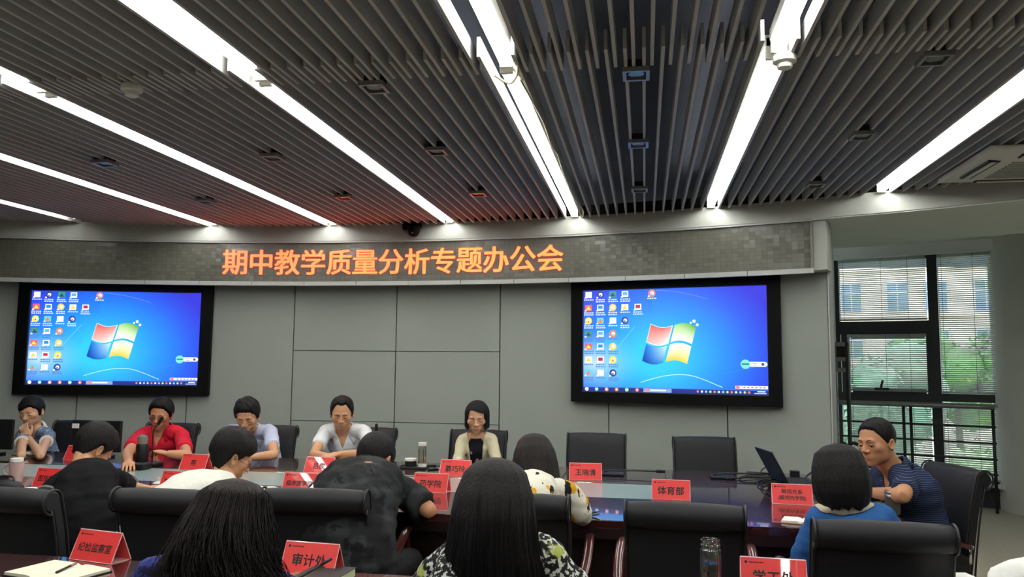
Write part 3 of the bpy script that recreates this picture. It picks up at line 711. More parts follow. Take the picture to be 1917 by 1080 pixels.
for x_, y_, l_ in ((-.47, 1.98, 'black leather chair under the person with long straight hair'), (-1.12, 1.80, 'black leather chair under the person with wavy hair'), (1.72, 1.92, 'black leather chair under the person in the lower right corner')): chair(x_, y_, 0, l_, 'chairs at the front desk row')
# ------------------------------------------------------------------ name cards
mCARD = mat('red card under clear acrylic', lin(226, 58, 58), .45, coat=1, coatr=.02, noise=.04, nscale=6)
mEDGE = mat('pale acrylic edge', lin(236, 196, 192), .2, coat=1, noise=.03)
mINK = mat('black card ink', lin(20, 14, 14), .6, noise=.1)
CARDW, CARDH, CARDD = .212, .104, .092
_face = MB(); th = .0035
for sgn, nme in ((-1, 'f'), (1, 'b')): pass
def panel_mb(s):
    m_ = MB(); m_.prism([(-CARDW / 2, s * CARDD / 2, 0), (CARDW / 2, s * CARDD / 2, 0), (CARDW / 2, s * .002, CARDH), (-CARDW / 2, s * .002, CARDH)], (0, -s * th, 0)); return m_
meF, meB = panel_mb(-1).mesh('front_panel'), panel_mb(1).mesh('back_panel'); meF.materials.append(mCARD); meB.materials.append(mCARD)
_e = MB()
for sx_ in (-1, 1):
    x = sx_ * CARDW / 2
    for s in (-1, 1): _e.tube([(x, s * CARDD / 2, .001), (x, 0, CARDH)], .0017, 5)
_e.tube([(-CARDW / 2, 0, CARDH), (CARDW / 2, 0, CARDH)], .0028, 6); _e.tube([(-CARDW / 2, -CARDD / 2, .0015), (CARDW / 2, -CARDD / 2, .0015)], .0012, 5)
_e.box((0, 0, .0015), (CARDW, CARDD, .002))
meE = _e.mesh('rim'); meE.materials.append(mEDGE)
def card(px, py, lines, label, z=TZ, rz=0, sizes=(.044,), logo=True, group='red name cards on the tables', dy=CARDD / 2):
    p = onz(px, py, z); a = math.radians(rz)
    t = thing('name_card', label, 'name card', (p[0] - dy * math.sin(a), p[1] + dy * math.cos(a), z + .0005), a, group)
    link('front_panel', meF, None, t); link('back_panel', meB, None, t); link('rim', meE, None, t)
    LM = MB(); sl_ = math.atan2(CARDH, CARDD / 2 - .002); U = np.array([0, math.cos(sl_), math.sin(sl_)]); Nn = np.array([0, -math.sin(sl_), math.cos(sl_)]); Cn = np.array([0, -CARDD / 4 - .001, CARDH / 2])
    nl = len(lines)
    for i, s in enumerate(lines):
        if not s: continue
        me_ = text_mesh(s, sizes[i] if i < len(sizes) else sizes[-1], .0, 0)
        off = (nl - 1) / 2 * .034 - i * .034 - (.008 if nl == 1 else .004)
        LL = MB(); e_ = sizes[min(i, len(sizes) - 1)] * .018
        for bx, by in ((0, 0), (e_, e_ * .4), (-e_, -e_ * .4), (e_ * .3, e_), (-e_ * .3, -e_)): LL.add([tuple(Cn + np.array([v.co.x + bx, 0, 0]) + U * (v.co.y + by + off) + Nn * (.0008 + bx * .02)) for v in me_.vertices], [tuple(q.vertices) for q in me_.polygons])
        D.meshes.remove(me_); LL.build('lettering', mINK, t, fix=False)
    if logo:
        LM.add([tuple(Cn + np.array([-.088 + .005 * math.cos(q), 0, 0]) + U * (.041 + .005 * math.sin(q)) + Nn * .0008) for q in np.linspace(0, 2 * math.pi, 9)[:-1]], [tuple(range(8))])
        for k in range(8): x0 = -.078 + k * .006; LM.add([tuple(Cn + np.array([x, 0, 0]) + U * u + Nn * .0008) for x, u in ((x0, .039), (x0 + .0045, .039), (x0 + .0045, .043), (x0, .043))], [(0, 1, 2, 3)])
    if LM.v: LM.build('small_print', mINK, t, fix=False)
    return t
card(168, 1052, ['纪检监察室'], 'red name card beside the open notebook, five characters', rz=-12, sizes=(.034,))
card(572, 1078, ['审计处'], 'red name card with a dark pen before it, three characters', rz=-6, sizes=(.046,))
card(1450, 1112, ['学工处'], 'red name card cut by the bottom edge, right of the glass jar', rz=-4, sizes=(.046,))
card(1256, 936, ['体育部'], 'red name card reading sports department behind the empty chair', rz=-3, sizes=(.05,))
card(1484, 945, ['眼视光系', '(眼视光学院)'], 'red name card with two lines of small writing beside the laptop cables', rz=-5, sizes=(.028, .026))
card(803, 922, ['药学院'], 'red name card beside the elbow of the dark patterned shirt', rz=-4, sizes=(.046,))
card(556, 921, ['临床医学院'], 'red name card in front of the writing hand', rz=-6, sizes=(.034,))
card(323, 918, ['护理学院'], 'red name card behind the white lidded cup', rz=-8, sizes=(.04,))
card(84, 912, ['医技学院'], 'red name card beside the pink mug', rz=-9, sizes=(.04,))
card(850, 892, ['綦巧玲'], 'red name card in front of the person in the cream cardigan', rz=-4, sizes=(.048,))
card(1096, 899, ['王晓清'], 'red name card before the empty chair, left of the sports card', rz=4, sizes=(.046,))
card(594, 886, ['吕俊'], 'red name card in front of the crossed arms', rz=-5, sizes=(.046,))
card(358, 880, ['燕'], 'red name card in front of the person in the red polo', rz=-8, sizes=(.046,))
card(138, 862, ['李'], 'red name card half hidden under the labelled monitor', rz=-9, sizes=(.046,))
# ------------------------------------------------------------------ people: heads, bodies, hair, clothes
def aty(px, py, Y):
    d = ray(px, py); return CAM + d * (Y / d[1])
def nrm(v): v = np.asarray(v, float); return v / (np.linalg.norm(v) + 1e-9)
def sell(P, c, r):                            # approximate signed distance to an ellipsoid
    q = (P - np.array(c)) / np.array(r); k = np.linalg.norm(q, axis=1); return (k - 1) * min(r)
def scap(P, a, b, r):
    a = np.array(a); b = np.array(b); ab = b - a; t = np.clip(((P - a) @ ab) / (ab @ ab), 0, 1)
    return np.linalg.norm(P - a - t[:, None] * ab, axis=1) - r
def smin(a, b, k): h = np.clip(.5 + .5 * (b - a) / k, 0, 1); return b * (1 - h) + a * h - k * h * (1 - h)
def smax(a, b, k): return -smin(-a, -b, k)
def head_sdf(P, fem=0):
    d = sell(P, (0, -.012, .034), (.076, .096, .091))
    d = smin(d, sell(P, (0, .020, -.030), (.060 - .003 * fem, .066, .080)), .025)
    for s in (-1, 1):
        d = smin(d, sell(P, (s * (.043 - .004 * fem), -.002, -.052), (.019, .034, .034)), .02)
        d = smin(d, sell(P, (s * .044, .052, -.014), (.022, .024, .020)), .02)
    d = smin(d, sell(P, (0, .064, -.095), (.020 - .003 * fem, .018, .017)), .022)
    d = smin(d, scap(P, (-.036, .076, .024), (.036, .076, .024), .011 - .003 * fem), .014)
    for s in (-1, 1):
        d = smax(d, -sell(P, (s * .032, .100, .002), (.020, .020, .013)), .012)
        d = smin(d, sell(P, (s * .032, .068, .001), (.015, .0155, .0105)), .005)
    d = smin(d, scap(P, (0, .080, .014), (0, .103, -.024), .0085), .010)
    d = smin(d, sell(P, (0, .102, -.026), (.0115, .0115, .0105)), .006)
    for s in (-1, 1): d = smin(d, sell(P, (s * .0125, .093, -.030), (.0085, .011, .0075)), .005)
    d = smin(d, sell(P, (0, .074, -.063), (.027, .013, .020)), .012)
    d = smin(d, sell(P, (0, .0855, -.0585), (.021, .0070, .0052)), .004)
    d = smin(d, sell(P, (0, .0845, -.0695), (.018, .0072, .0060)), .004)
    d = smax(d, -scap(P, (-.02, .0945, -.0640), (.02, .0945, -.0640), .0032), .003)
    return d
HC = np.array([0, 0, -.005])
def radial(dirs, fem):
    rs = np.linspace(.05, .15, 70); last = np.full(len(dirs), .05); prev = None; out = np.full(len(dirs), .06)
    for i, r in enumerate(rs):
        d = head_sdf(HC + dirs * r, fem)
        if prev is not None:
            m = (prev < 0) & (d >= 0); out[m] = rs[i - 1] + (r - rs[i - 1]) * (-prev[m] / (d[m] - prev[m] + 1e-9))
        prev = d
    return out
def sph_grid(na, ne, front=.45):
    s = np.linspace(-1, 1, na, endpoint=False); az = math.pi * s - front * np.sin(math.pi * s)
    el = np.linspace(-math.pi / 2, math.pi / 2, ne + 2)[1:-1]
    A, E = np.meshgrid(az, el); d = np.stack([np.sin(A) * np.cos(E), np.cos(A) * np.cos(E), np.sin(E)], -1).reshape(-1, 3)
    f = [(j * na + i, j * na + (i + 1) % na, (j + 1) * na + (i + 1) % na, (j + 1) * na + i) for j in range(ne - 1) for i in range(na)]
    f.append(tuple(range(na - 1, -1, -1))); f.append(tuple((ne - 1) * na + i for i in range(na)))
    return d, f
_HC = {}
def head_geo(fem, fine):
    k = (fem, fine)
    if k not in _HC:
        d, f = sph_grid(*((112, 84) if fine else (48, 36))); r = radial(d, fem); P = HC + d * r[:, None]
        C = np.ones((len(P), 3))
        lip = np.exp(-(((np.abs(P[:, 0]) / .023) ** 4) + ((P[:, 2] + .064) / .0105) ** 4)) * (P[:, 1] > .07)
        C = C * (1 - lip[:, None] * np.array([.10, .34, .30]) * (1.0 if fem else .6))
        nos = np.exp(-((np.abs(P[:, 0]) - .0095) / .004) ** 2 - ((P[:, 2] + .0385) / .0028) ** 2) * (P[:, 1] > .08); C = C * (1 - .6 * nos[:, None])
        ck = np.exp(-((np.abs(P[:, 0]) - .045) / .018) ** 2 - ((P[:, 2] + .02) / .02) ** 2) * (P[:, 1] > .03); C = C * (1 - ck[:, None] * np.array([0, .10, .10]))
        _HC[k] = (d, r, P, f, C)
    return _HC[k]
def face_y(x, z, fem):
    ys = np.linspace(.135, .0, 136); d = head_sdf(np.stack([np.full(136, x), ys, np.full(136, z)], 1), fem); i = np.argmax(d < 0); return ys[i]
def rot_head(yaw, pitch, roll):              # yaw: 0 looks along +Y, positive clockwise from above; pitch positive looks down
    return np.array(Euler((-math.radians(pitch), math.radians(roll), -math.radians(yaw)), 'YXZ').to_matrix())
def remesh(mb_, voxel, smooth=4, dec=None):
    me_ = mb_.mesh('tmp'); o = D.objects.new('tmp', me_); COL.objects.link(o)
    r = o.modifiers.new('r', 'REMESH'); r.mode = 'VOXEL'; r.voxel_size = voxel
    if smooth: q = o.modifiers.new('s', 'SMOOTH'); q.factor = .5; q.iterations = smooth
    dg = bpy.context.evaluated_depsgraph_get(); e = D.meshes.new_from_object(o.evaluated_get(dg))
    V = np.empty(len(e.vertices) * 3); e.vertices.foreach_get('co', V); V = V.reshape(-1, 3)
    lt = np.empty(len(e.polygons), int); e.polygons.foreach_get('loop_total', lt); lv = np.empty(len(e.loops), int); e.loops.foreach_get('vertex_index', lv)
    Fc = []; p = 0
    for n in lt: Fc.append(tuple(lv[p:p + n])); p += n
    D.objects.remove(o); D.meshes.remove(me_); D.meshes.remove(e); return V, Fc
def emit_mesh(name, V, Fc, m, par, off, col=None, smooth=True, solid=0):
    me_ = D.meshes.new(name); me_.from_pydata([tuple(v) for v in (np.asarray(V) - off)], [], Fc); me_.update()
    if col is not None:
        ca_ = me_.color_attributes.new('Col', 'FLOAT_COLOR', 'POINT'); ca_.data.foreach_set('color', np.hstack([col, np.ones((len(col), 1))]).ravel())
    o = link(name, me_, m, par, smooth)
    if solid: q = o.modifiers.new('thickness', 'SOLIDIFY'); q.thickness = solid; q.offset = 0
    return o
def bez(a, b, c, t): return (1 - t) ** 2 * a + 2 * t * (1 - t) * b + t * t * c
from mathutils import noise as _mn
def ndisp(V, amp, sc, seed=0):
    return np.array([_mn.noise(Vector((v[0] * sc + seed, v[1] * sc, v[2] * sc * 1.3))) for v in V]) * amp

def skinmat(name, c):
    m = mat(name, c, .55, spec=.4, noise=.06, nscale=60); nt_s = m.node_tree; b_ = nt_s.nodes['Principled BSDF']
    if 'vc' not in nt_s.nodes:
        v_ = nt_s.nodes.new('ShaderNodeVertexColor'); v_.name = 'vc'; v_.layer_name = 'Col'; x_ = nt_s.nodes.new('ShaderNodeMix'); x_.data_type = 'RGBA'; x_.blend_type = 'MULTIPLY'; x_.inputs[0].default_value = 1
        src = b_.inputs['Base Color'].links[0].from_socket; nt_s.links.new(src, x_.inputs[6]); nt_s.links.new(v_.outputs[0], x_.inputs[7]); nt_s.links.new(x_.outputs[2], b_.inputs['Base Color'])
        b_.inputs['Subsurface Weight'].default_value = .08; b_.inputs['Subsurface Radius'].default_value = (.01, .004, .002)
    return m
SK_M, SK_T, SK_F = skinmat('tan skin', lin(196, 148, 112)), skinmat('deeper tan skin', lin(190, 138, 103)), skinmat('light skin', lin(206, 162, 130))
mHAIR = mat('black hair', lin(17, 15, 16), .6, spec=.25, noise=.35, nscale=30, bump=.5, bscale=55, nstretch=(3.5, 3.5, .35))
mHAIRB = mat('dark brown hair', lin(28, 22, 21), .6, spec=.25, noise=.4, nscale=30, bump=.5, bscale=55, nstretch=(3.5, 3.5, .35))
mBROW = mat('brow and lash black', lin(30, 22, 20), .7, noise=.1)
mGLASSES = mat('metal glasses frame', lin(90, 80, 72), .3, metal=.8, noise=.05)
mLENSG = clear_glass('glasses lens', (.97, .97, .97), .03)
mTROU = mat('dark trousers', lin(30, 31, 36), .9, noise=.15, nscale=40)
mSHOE = mat('black shoe leather', lin(18, 17, 17), .4, noise=.1)

def hand(V_, F_, w, d, n, side, curl=.5, size=1.0, spread=.12, thumb=.6):
    """palm and five bent fingers, from the wrist w along d; n points out of the back of the hand"""
    d = nrm(d); n = nrm(n - (n @ d) * d); l = np.cross(d, n) * side         # l: towards the thumb
    m_ = MB(); S_ = size
    m_.tube([w - d * .02, w + d * .012, w + d * .05, w + d * .088, w + d * .098], [(.020 * S_, .026 * S_), (.018 * S_, .029 * S_), (.0165 * S_, .040 * S_), (.013 * S_, .041 * S_), (.009 * S_, .036 * S_)], 12) if False else None
    def ring(c, a, b, k=12): return [c + n * a * math.sin(2 * math.pi * q / k) + l * b * math.cos(2 * math.pi * q / k) for q in range(k)]
    m_.loft([ring(w + d * t * S_, a * S_, b * S_) for t, a, b in ((-.022, .019, .024), (.0, .018, .026), (.03, .018, .036), (.06, .0155, .041), (.085, .0125, .040), (.097, .008, .034))])
    for k, (off, L_) in enumerate(((.030, .070), (.0105, .079), (-.0095, .073), (-.029, .057))):
        p = w + (d * .080 + l * off) * S_; a = nrm(d + l * spread * (1.5 - k) * .5); pts = [p, p + a * .012 * S_]; ang = 0; c_ = p + a * .012 * S_
        for j, fr in enumerate((.45, .32, .25)):
            ang += curl * (.7, .9, .6)[j]; q = a * math.cos(ang) - n * math.sin(ang); c_ = c_ + q * L_ * fr * S_; pts.append(c_)
        rr_ = np.array([.0088, .0092, .0086, .0078, .0050]) * S_; m_.tube(pts, list(rr_), 8)
    p = w + (d * .022 + l * .026) * S_; a1 = nrm(d * .75 + l * .75 * thumb * 1.4 - n * .35); a2 = nrm(d * 1 + l * .25 - n * .35 * (1 + curl))
    m_.tube([p - a1 * .01, p + a1 * .03 * S_, p + a1 * .03 * S_ + a2 * .026 * S_, p + a1 * .03 * S_ + a2 * .050 * S_], [.014 * S_, .0115 * S_, .0098 * S_, .006 * S_], 8)
    v, f = remesh(m_, .0034, 2); b = len(V_); V_ += [tuple(q) for q in v]; F_ += [tuple(i + b for i in q) for q in f]

def person(label, J, skin, shirt_m, fem=0, fine=True, bulk=1.0, sleeve=.55, collar=None, vneck=0, hair=None, hair_m=None, glasses=False, brow=True, hands=(True, True), trousers=mTROU, seat=.46, voxel=.009, cuff=None, wr=.004, name='person', body_yaw=None, legs=True, curl=(.5, .5), neck_w=1.0, loose=0.0, open_front=None, handn=None, mouth=0):
    hip, nk, hd = (np.array(J[k], float) for k in ('hip', 'neck', 'head')); sl, sr = np.array(J['sl'], float), np.array(J['sr'], float)
    yaw, pitch, roll = J.get('rot', (0, 0, 0)); byaw = body_yaw if body_yaw is not None else yaw
    root = thing(name, label, 'person', (hip[0], hip[1], 0)); off = np.array([hip[0], hip[1], 0])
    lat_n = nrm(sr - sl); fwd_h = np.array([math.sin(math.radians(byaw)), math.cos(math.radians(byaw)), 0]); lat_h = np.array([fwd_h[1], -fwd_h[0], 0])
    bend = hip + np.array([0, 0, np.linalg.norm(nk - hip) * .55]) + (-fwd_h * .02); 
    def frame(t):
        p = bez(hip, bend, nk, t); tg = nrm(bez(hip, bend, nk, min(1, t + .02)) - bez(hip, bend, nk, max(0, t - .02))); la = nrm(lat_h * (1 - t) + lat_n * t); la = nrm(la - (la @ tg) * tg); return p, tg, la, np.cross(tg, la)
    sw = np.linalg.norm(sr - sl) / 2
    PR = [(-.22, .15, .11), (-.08, .175, .125), (.06, .178, .128), (.22, .163, .120), (.42, .150, .110), (.60, .160, .116), (.74, .170, .117), (.86, .165, .103), (.94, .125, .082), (1.0, .078, .064), (1.05, .060, .058)]
    if fem: PR = [(t, w * (.92 if t > .3 else 1.0) * (.93 if .3 < t < .5 else 1), dd * (.94 if t < .5 else 1.0)) for t, w, dd in PR]
    def torso(extra, top=1.05, bot=-.22):
        rings = []
        for t, w, dd in PR:
            if t > top: break
            tt = min(t, 1.0); p, tg, la, fw = frame(max(0, tt))
            if t < 0: p = hip + (-nrm(bend - hip)) * (-t) * np.linalg.norm(nk - hip) * .55
            if t > 1: p = nk + tg * (t - 1) * .5
            w_ = w * bulk * (sw / .175 if t > .5 and t < .95 else 1) + extra + (loose if t < .5 else loose * .6); d_ = dd * bulk + extra + (loose if t < .5 else loose * .5)
            rings.append([p + la * w_ * math.copysign(abs(math.cos(q)) ** .85, math.cos(q)) + fw * d_ * math.copysign(abs(math.sin(q)) ** .9, math.sin(q)) for q in np.linspace(0, 2 * math.pi, 25)[:-1]])
        return rings
    up_n = frame(1)[1]; fw_n = frame(1)[3]
    R = rot_head(yaw, pitch, roll); hs = np.array([1.1, 1.04, 1.02]) * J.get('hscale', 1.0)
    # --- body: torso, neck, arms as one remeshed surface
    mb_ = MB(); mb_.loft(torso(0)); hbase = hd + R @ np.array([0, -.022, -.07]) * hs
    mb_.tube([nk - up_n * .05, nk + up_n * .01, nk * .4 + hbase * .6, hbase + R @ np.array([0, 0, .05])], [x * neck_w * (.92 if fem else 1.05) for x in (.066, .058, .054, .052)], 16)
    arms = {}
    for side, S_, sgn in (('l', sl, -1), ('r', sr, 1)):
        e, w = np.array(J['e' + side], float), np.array(J['w' + side], float); ab = bulk * (.88 if fem else 1.0)
        mb_.tube([nk + up_n * .015 + (S_ - nk) * .1, nk * .45 + S_ * .55 + up_n * .012, S_], [.042, .05 * ab, .052 * ab], 12)
        mb_.tube([S_ - nrm(e - S_) * .03, S_, S_ * .6 + e * .4, e, e + nrm(e - S_) * .02], [.036 * ab, .048 * ab, .043 * ab, .037 * ab, .024 * ab], 14)
        f = nrm(w - e); mb_.tube([e - f * .02, e + f * .02, e * .7 + w * .3, e * .3 + w * .7, w, w + f * .01], [.024 * ab, .037 * ab, .039 * ab, .032 * ab, .0265 * ab, .022 * ab], 14)
        arms[side] = (S_, e, w, f, ab)
    kn = {}
    if legs:
        for side, sgn in (('l', -1), ('r', 1)):
            h0 = hip + lat_h * sgn * .095 + np.array([0, 0, -.02]); k0 = hip + lat_h * sgn * .13 + fwd_h * J.get('thigh', .43); k0[2] = seat + .06
            a0 = k0 + fwd_h * .02; a0[2] = .09; kn[side] = (h0, k0, a0)
            mb_.tube([h0, h0 * .5 + k0 * .5, k0], [.085 * bulk, .075, .055], 12)
    V, Fc = remesh(mb_, voxel, 3); V = [tuple(v) for v in V]; Fc = list(Fc); nb = len(V)
    for side, use, sgn, cu in (('l', hands[0], 1, curl[0]), ('r', hands[1], -1, curl[1])):
        if not use: continue
        S_, e, w, f, ab = arms[side]; hdv = np.array(J['h' + side], float) - w if ('h' + side) in J else f
        up_ = np.array(handn[side]) if handn and side in handn else np.array([0, 0, 1.0])
        hand(V, Fc, w + nrm(hdv) * .008, hdv, up_, sgn, cu, .94 if fem else 1.03)
    nb2 = len(V)
    d_, r_, Ph, fh, Ch = head_geo(fem, fine); b = len(V); Hw = hd + (Ph * hs) @ R.T; V += [tuple(v) for v in Hw]; Fc += [tuple(i + b for i in q) for q in fh]
    ears = J.get('ears', True)
    if ears:
        for s in (-1, 1):
            em = MB(); n_ = 14
            for rad, dep in ((.98, 0), (1.0, .010), (.80, .012), (.45, .004), (.12, .003)): pass
            rg = []
            for rad, dep in ((.75, -.006), (1.0, .002), (1.0, .008), (.80, .010), (.62, .004), (.2, .002)):
                rg.append([np.array([s * (.0735 + dep + .006 * (math.cos(q) * -1 + 1) * .5), -.010 + rad * .0165 * math.cos(q) - .004 * math.sin(q), -.004 + rad * .031 * math.sin(q) * (1 if math.sin(q) > 0 else .9)]) for q in np.linspace(0, 2 * math.pi, n_ + 1)[:-1]])
            em.loft(rg); b = len(V); V += [tuple(hd + R @ (np.array(v) * hs)) for v in em.v]; Fc += [tuple(i + b for i in q) for q in em.f]
    cols = np.ones((len(V), 3)); cols[nb2:nb2 + len(Ch)] = Ch
    body = emit_mesh('body', V, Fc, skin, root, off, cols)
    bm_ = bmesh.new(); bm_.from_mesh(body.data); bmesh.ops.recalc_face_normals(bm_, faces=bm_.faces); bm_.to_mesh(body.data); bm_.free()
    def HW(p): return hd + R @ (np.array(p, float) * hs)
    if brow and fine:
        for s in (-1, 1):
            for nme, pts, th_ in (('eyebrow', [(.012, .0235), (.022, .028), (.034, .0295), (.047, .0255)], [.0022, .0030, .0026, .0012]), ('eyelashes', [(.0175, -.0025), (.024, -.0052), (.032, -.0062), (.040, -.0050), (.0465, -.0015)], [.0010, .0019, .0023, .0020, .0010])):
                if nme == 'eyebrow' and fem: th_ = [q * .7 for q in th_]
                if nme == 'eyelashes' and J.get('eyes') == 'open': pts = [(x_, z_ + .006) for x_, z_ in pts]; th_ = [q * 1.3 for q in th_]
                m_ = MB(); P3 = [HW((s * x, face_y(x, z, fem) + .0006, z)) for x, z in pts]; m_.tube(smooth_path(P3, 3), np.interp(np.linspace(0, 1, 3 * (len(P3) - 1) + 1), np.linspace(0, 1, len(P3)), th_).tolist(), 6)
                m_.v = [tuple(np.array(v) - off) for v in m_.v]; m_.build(nme, mBROW, root, True)
            if J.get('eyes') == 'open':
                m_ = MB(); c_ = np.array([s * .032, face_y(.032, -.001, fem) - .0028, -.0015]); m_.lathe([(.0062 * math.sin(q), -.0062 * math.cos(q)) for q in np.linspace(.1, 3.04, 7)], (0, 0, 0), 12); m_.v = [tuple(HW(np.array(v) + c_) - off) for v in m_.v]; m_.build('eye', mBROW, root, True)
    if glasses:
        gm = MB()
        for s in (-1, 1):
            zc, yc = -.004, face_y(.03, -.004, fem) + .014
            gm.tube([HW((s * (.033 + .022 * math.cos(q)), yc - .10 * (.022 * math.cos(q)) ** 1 * s * 0 - .004 * (1 + math.cos(q)) , zc + .016 * math.sin(q))) for q in np.linspace(0, 2 * math.pi, 21)], .0012, 5)
            gm.tube([HW((s * .056, yc - .009, zc + .004)), HW((s * .072, yc - .03, zc + .004)), HW((s * .081, -.005, zc + .006)), HW((s * .08, -.03, zc - .012))], .0013, 5)
        gm.tube([HW((-.011, yc - .001, zc + .004)), HW((0, yc + .002, zc + .007)), HW((.011, yc - .001, zc + .004))], .0012, 5)
        gm.v = [tuple(np.array(v) - off) for v in gm.v]; go = gm.build('glasses', mGLASSES, root, True)
        for s in (-1, 1):
            lm = MB(); lm.prism([HW((s * (.033 + .021 * math.cos(q)), yc - .004 * (1 + math.cos(q)), zc + .015 * math.sin(q))) for q in np.linspace(0, 2 * math.pi, 15)[:-1]], R @ np.array([0, .0008, 0]))
            lm.v = [tuple(np.array(v) - off) for v in lm.v]; lm.build('lens', mLENSG, go)
    # --- shirt
    sm = MB(); sm.loft(torso(.012, 1.0 if not collar else 1.0, -.10))
    for side in 'lr':
        S_, e, w, f, ab = arms[side]
        sm.tube([nk + (S_ - nk) * .12 - up_n * .012, nk * .45 + S_ * .55 + up_n * .014, S_ + up_n * .004], [.056, .063 * ab, .062 * ab], 14)
        a = nrm(e - S_)
        if sleeve <= 1.0:
            E_ = S_ + (e - S_) * sleeve; sm.tube([S_ - a * .04, S_, S_ * .5 + E_ * .5, E_], [.045 * ab, .060 * ab, .057 * ab + loose * .5, .057 * ab + loose * .6], 16)
        else:
            W_ = e + (w - e) * (sleeve - 1); sm.tube([S_ - a * .04, S_, S_ * .5 + e * .5, e, e + a * .015], [.045 * ab, .060 * ab, .055 * ab + loose * .5, .051 * ab + loose * .5, .03], 16)
            sm.tube([e - f * .02, e + f * .02, e * .5 + W_ * .5, W_], [.033, .051 * ab + loose * .4, .047 * ab + loose * .3, .041 * ab + loose * .3], 14)
    if J.get('nohole'): sm.tube([nk - up_n * .09, nk - up_n * .03, nk + up_n * .03], [.09, .096, .086], 16)
    V, Fc = remesh(sm, .0105, 6); nr = V - np.mean(V, 0)
    dn = ndisp(V * np.array([1, 1, .45]), wr * 1.5, 14, J.get('seed', 1)) + ndisp(V * np.array([.5, .5, 1.5]), wr * .9, 16, 5); me_t = D.meshes.new('t'); me_t.from_pydata([tuple(v) for v in V], [], Fc); NV = np.empty(len(V) * 3); me_t.vertices.foreach_get('normal', NV); D.meshes.remove(me_t)
    V = V + NV.reshape(-1, 3) * dn[:, None]
    bs = bmesh.new(); me_t = D.meshes.new('t'); me_t.from_pydata([tuple(v) for v in V], [], Fc); bs.from_mesh(me_t); D.meshes.remove(me_t)
    def cut(co, no): bmesh.ops.bisect_plane(bs, geom=list(bs.verts) + list(bs.edges) + list(bs.faces), plane_co=Vector(co), plane_no=Vector(no))
    def drop(test):
        dead = []
        for f_ in bs.faces:
            q = np.array(f_.calc_center_median()) - nk
            if test(q @ lat_n, q @ fw_n, q @ up_n, q): dead.append(f_)
        bmesh.ops.delete(bs, geom=dead, context='FACES')
    from mathutils.bvhtree import BVHTree
    bvh = BVHTree.FromBMesh(bs)
    if vneck:
        ap = nk - up_n * vneck; sl_ = .044 / (vneck + .02)
        for s_ in (-1, 1): cut(ap, nrm(lat_n * s_ - up_n * sl_))
        drop(lambda u, w, h, q: w > .015 and w < .2 and h < .06 and abs(u) < sl_ * (h + vneck))
    if open_front:
        for s_ in (-1, 1): cut(nk - up_n * .2 + lat_n * s_ * open_front * .75, nrm(lat_n * s_ - up_n * .09))
        drop(lambda u, w, h, q: w > .03 and h > -.45 and abs(u) < open_front * .75 + .09 * (h + .2))
    if not J.get('nohole'): cut(nk + up_n * .014 + fw_n * -.0, nrm(up_n + fw_n * -.0))
    if not J.get('nohole'): drop(lambda u, w, h, q: h > .014 and math.hypot(u, w) < .072)
    bmesh.ops.remove_doubles(bs, verts=bs.verts, dist=.0012)
    for _ in range(8):
        mv = []
        for v_ in bs.verts:
            be = [e_ for e_ in v_.link_edges if e_.is_boundary]
            if len(be) == 2: mv.append((v_, (be[0].other_vert(v_).co + be[1].other_vert(v_).co) * .25 + v_.co * .5))
        for v_, c_ in mv: v_.co = c_
    me_t = D.meshes.new('t'); bs.to_mesh(me_t); bs.free(); V = np.array([v.co[:] for v in me_t.vertices]); Fc = [tuple(p_.vertices) for p_ in me_t.polygons]; D.meshes.remove(me_t)
    so = emit_mesh('shirt' if not open_front else 'cardigan', V, Fc, shirt_m, root, off, solid=.004)
    if open_front:
        im = MB(); im.loft(torso(.007, 1.05, -.1)); v2, f2 = remesh(im, .011, 5); emit_mesh('blouse', v2, f2, J['blouse'], root, off)
    if cuff:
        for side in 'lr':
            cm = MB(); S_, e, w, f, ab = arms[side]; a = nrm(e - S_); E_ = S_ + (e - S_) * sleeve; r0 = .0585 * ab + loose * .6; cm.tube([E_ - a * .006, E_ + a * .008], [r0 + .004, r0 + .004], 20)
            cm.v = [tuple(np.array(v) - off) for v in cm.v]; cm.build('sleeve_trim', cuff, root, 40)
    if collar:
        cm, gap, drp = collar; ax = nrm(nrm(hbase - nk) + up_n * .6); rn = J.get('rn', (.064 if fem else .0745) * neck_w); N_ = 15
        for s_ in (-1, 1):
            vs = []
            for i in range(N_ + 1):
                th_ = math.radians(180 + (gap - 180) * i / N_); fr = i / N_; dr = fw_n * math.cos(th_) + lat_n * s_ * math.sin(th_)
                inner = nk + dr * rn * (1.0 + .10 * fr) + ax * (.052 - .052 * fr ** 1.6)
                fl_ = max(0.0, fr - .62) / .38
                guess = nk + dr * (rn + .042) - up_n * (.004 + .004 * fr) + (lat_n * s_ * .022 - up_n * drp + fw_n * .01) * fl_ ** 1.3
                hit = bvh.find_nearest(Vector(guess)); nn_ = np.array(hit[1]); outer = np.array(hit[0]) + nn_ * .007 if hit[0] is not None else guess
                mid = inner * .62 + outer * .38 + nrm(dr + ax * .8) * .010
                vs += [inner - ax * .03 * (1 - .6 * fr) + dr * .0, inner, inner * .85 + outer * .15 + nrm(dr + ax) * .007, mid, outer]
            fs = [(i * 5 + k, i * 5 + k + 1, (i + 1) * 5 + k + 1, (i + 1) * 5 + k) for i in range(N_) for k in range(4)]
            emit_mesh('collar', vs, fs, cm, root, off, solid=.0025)
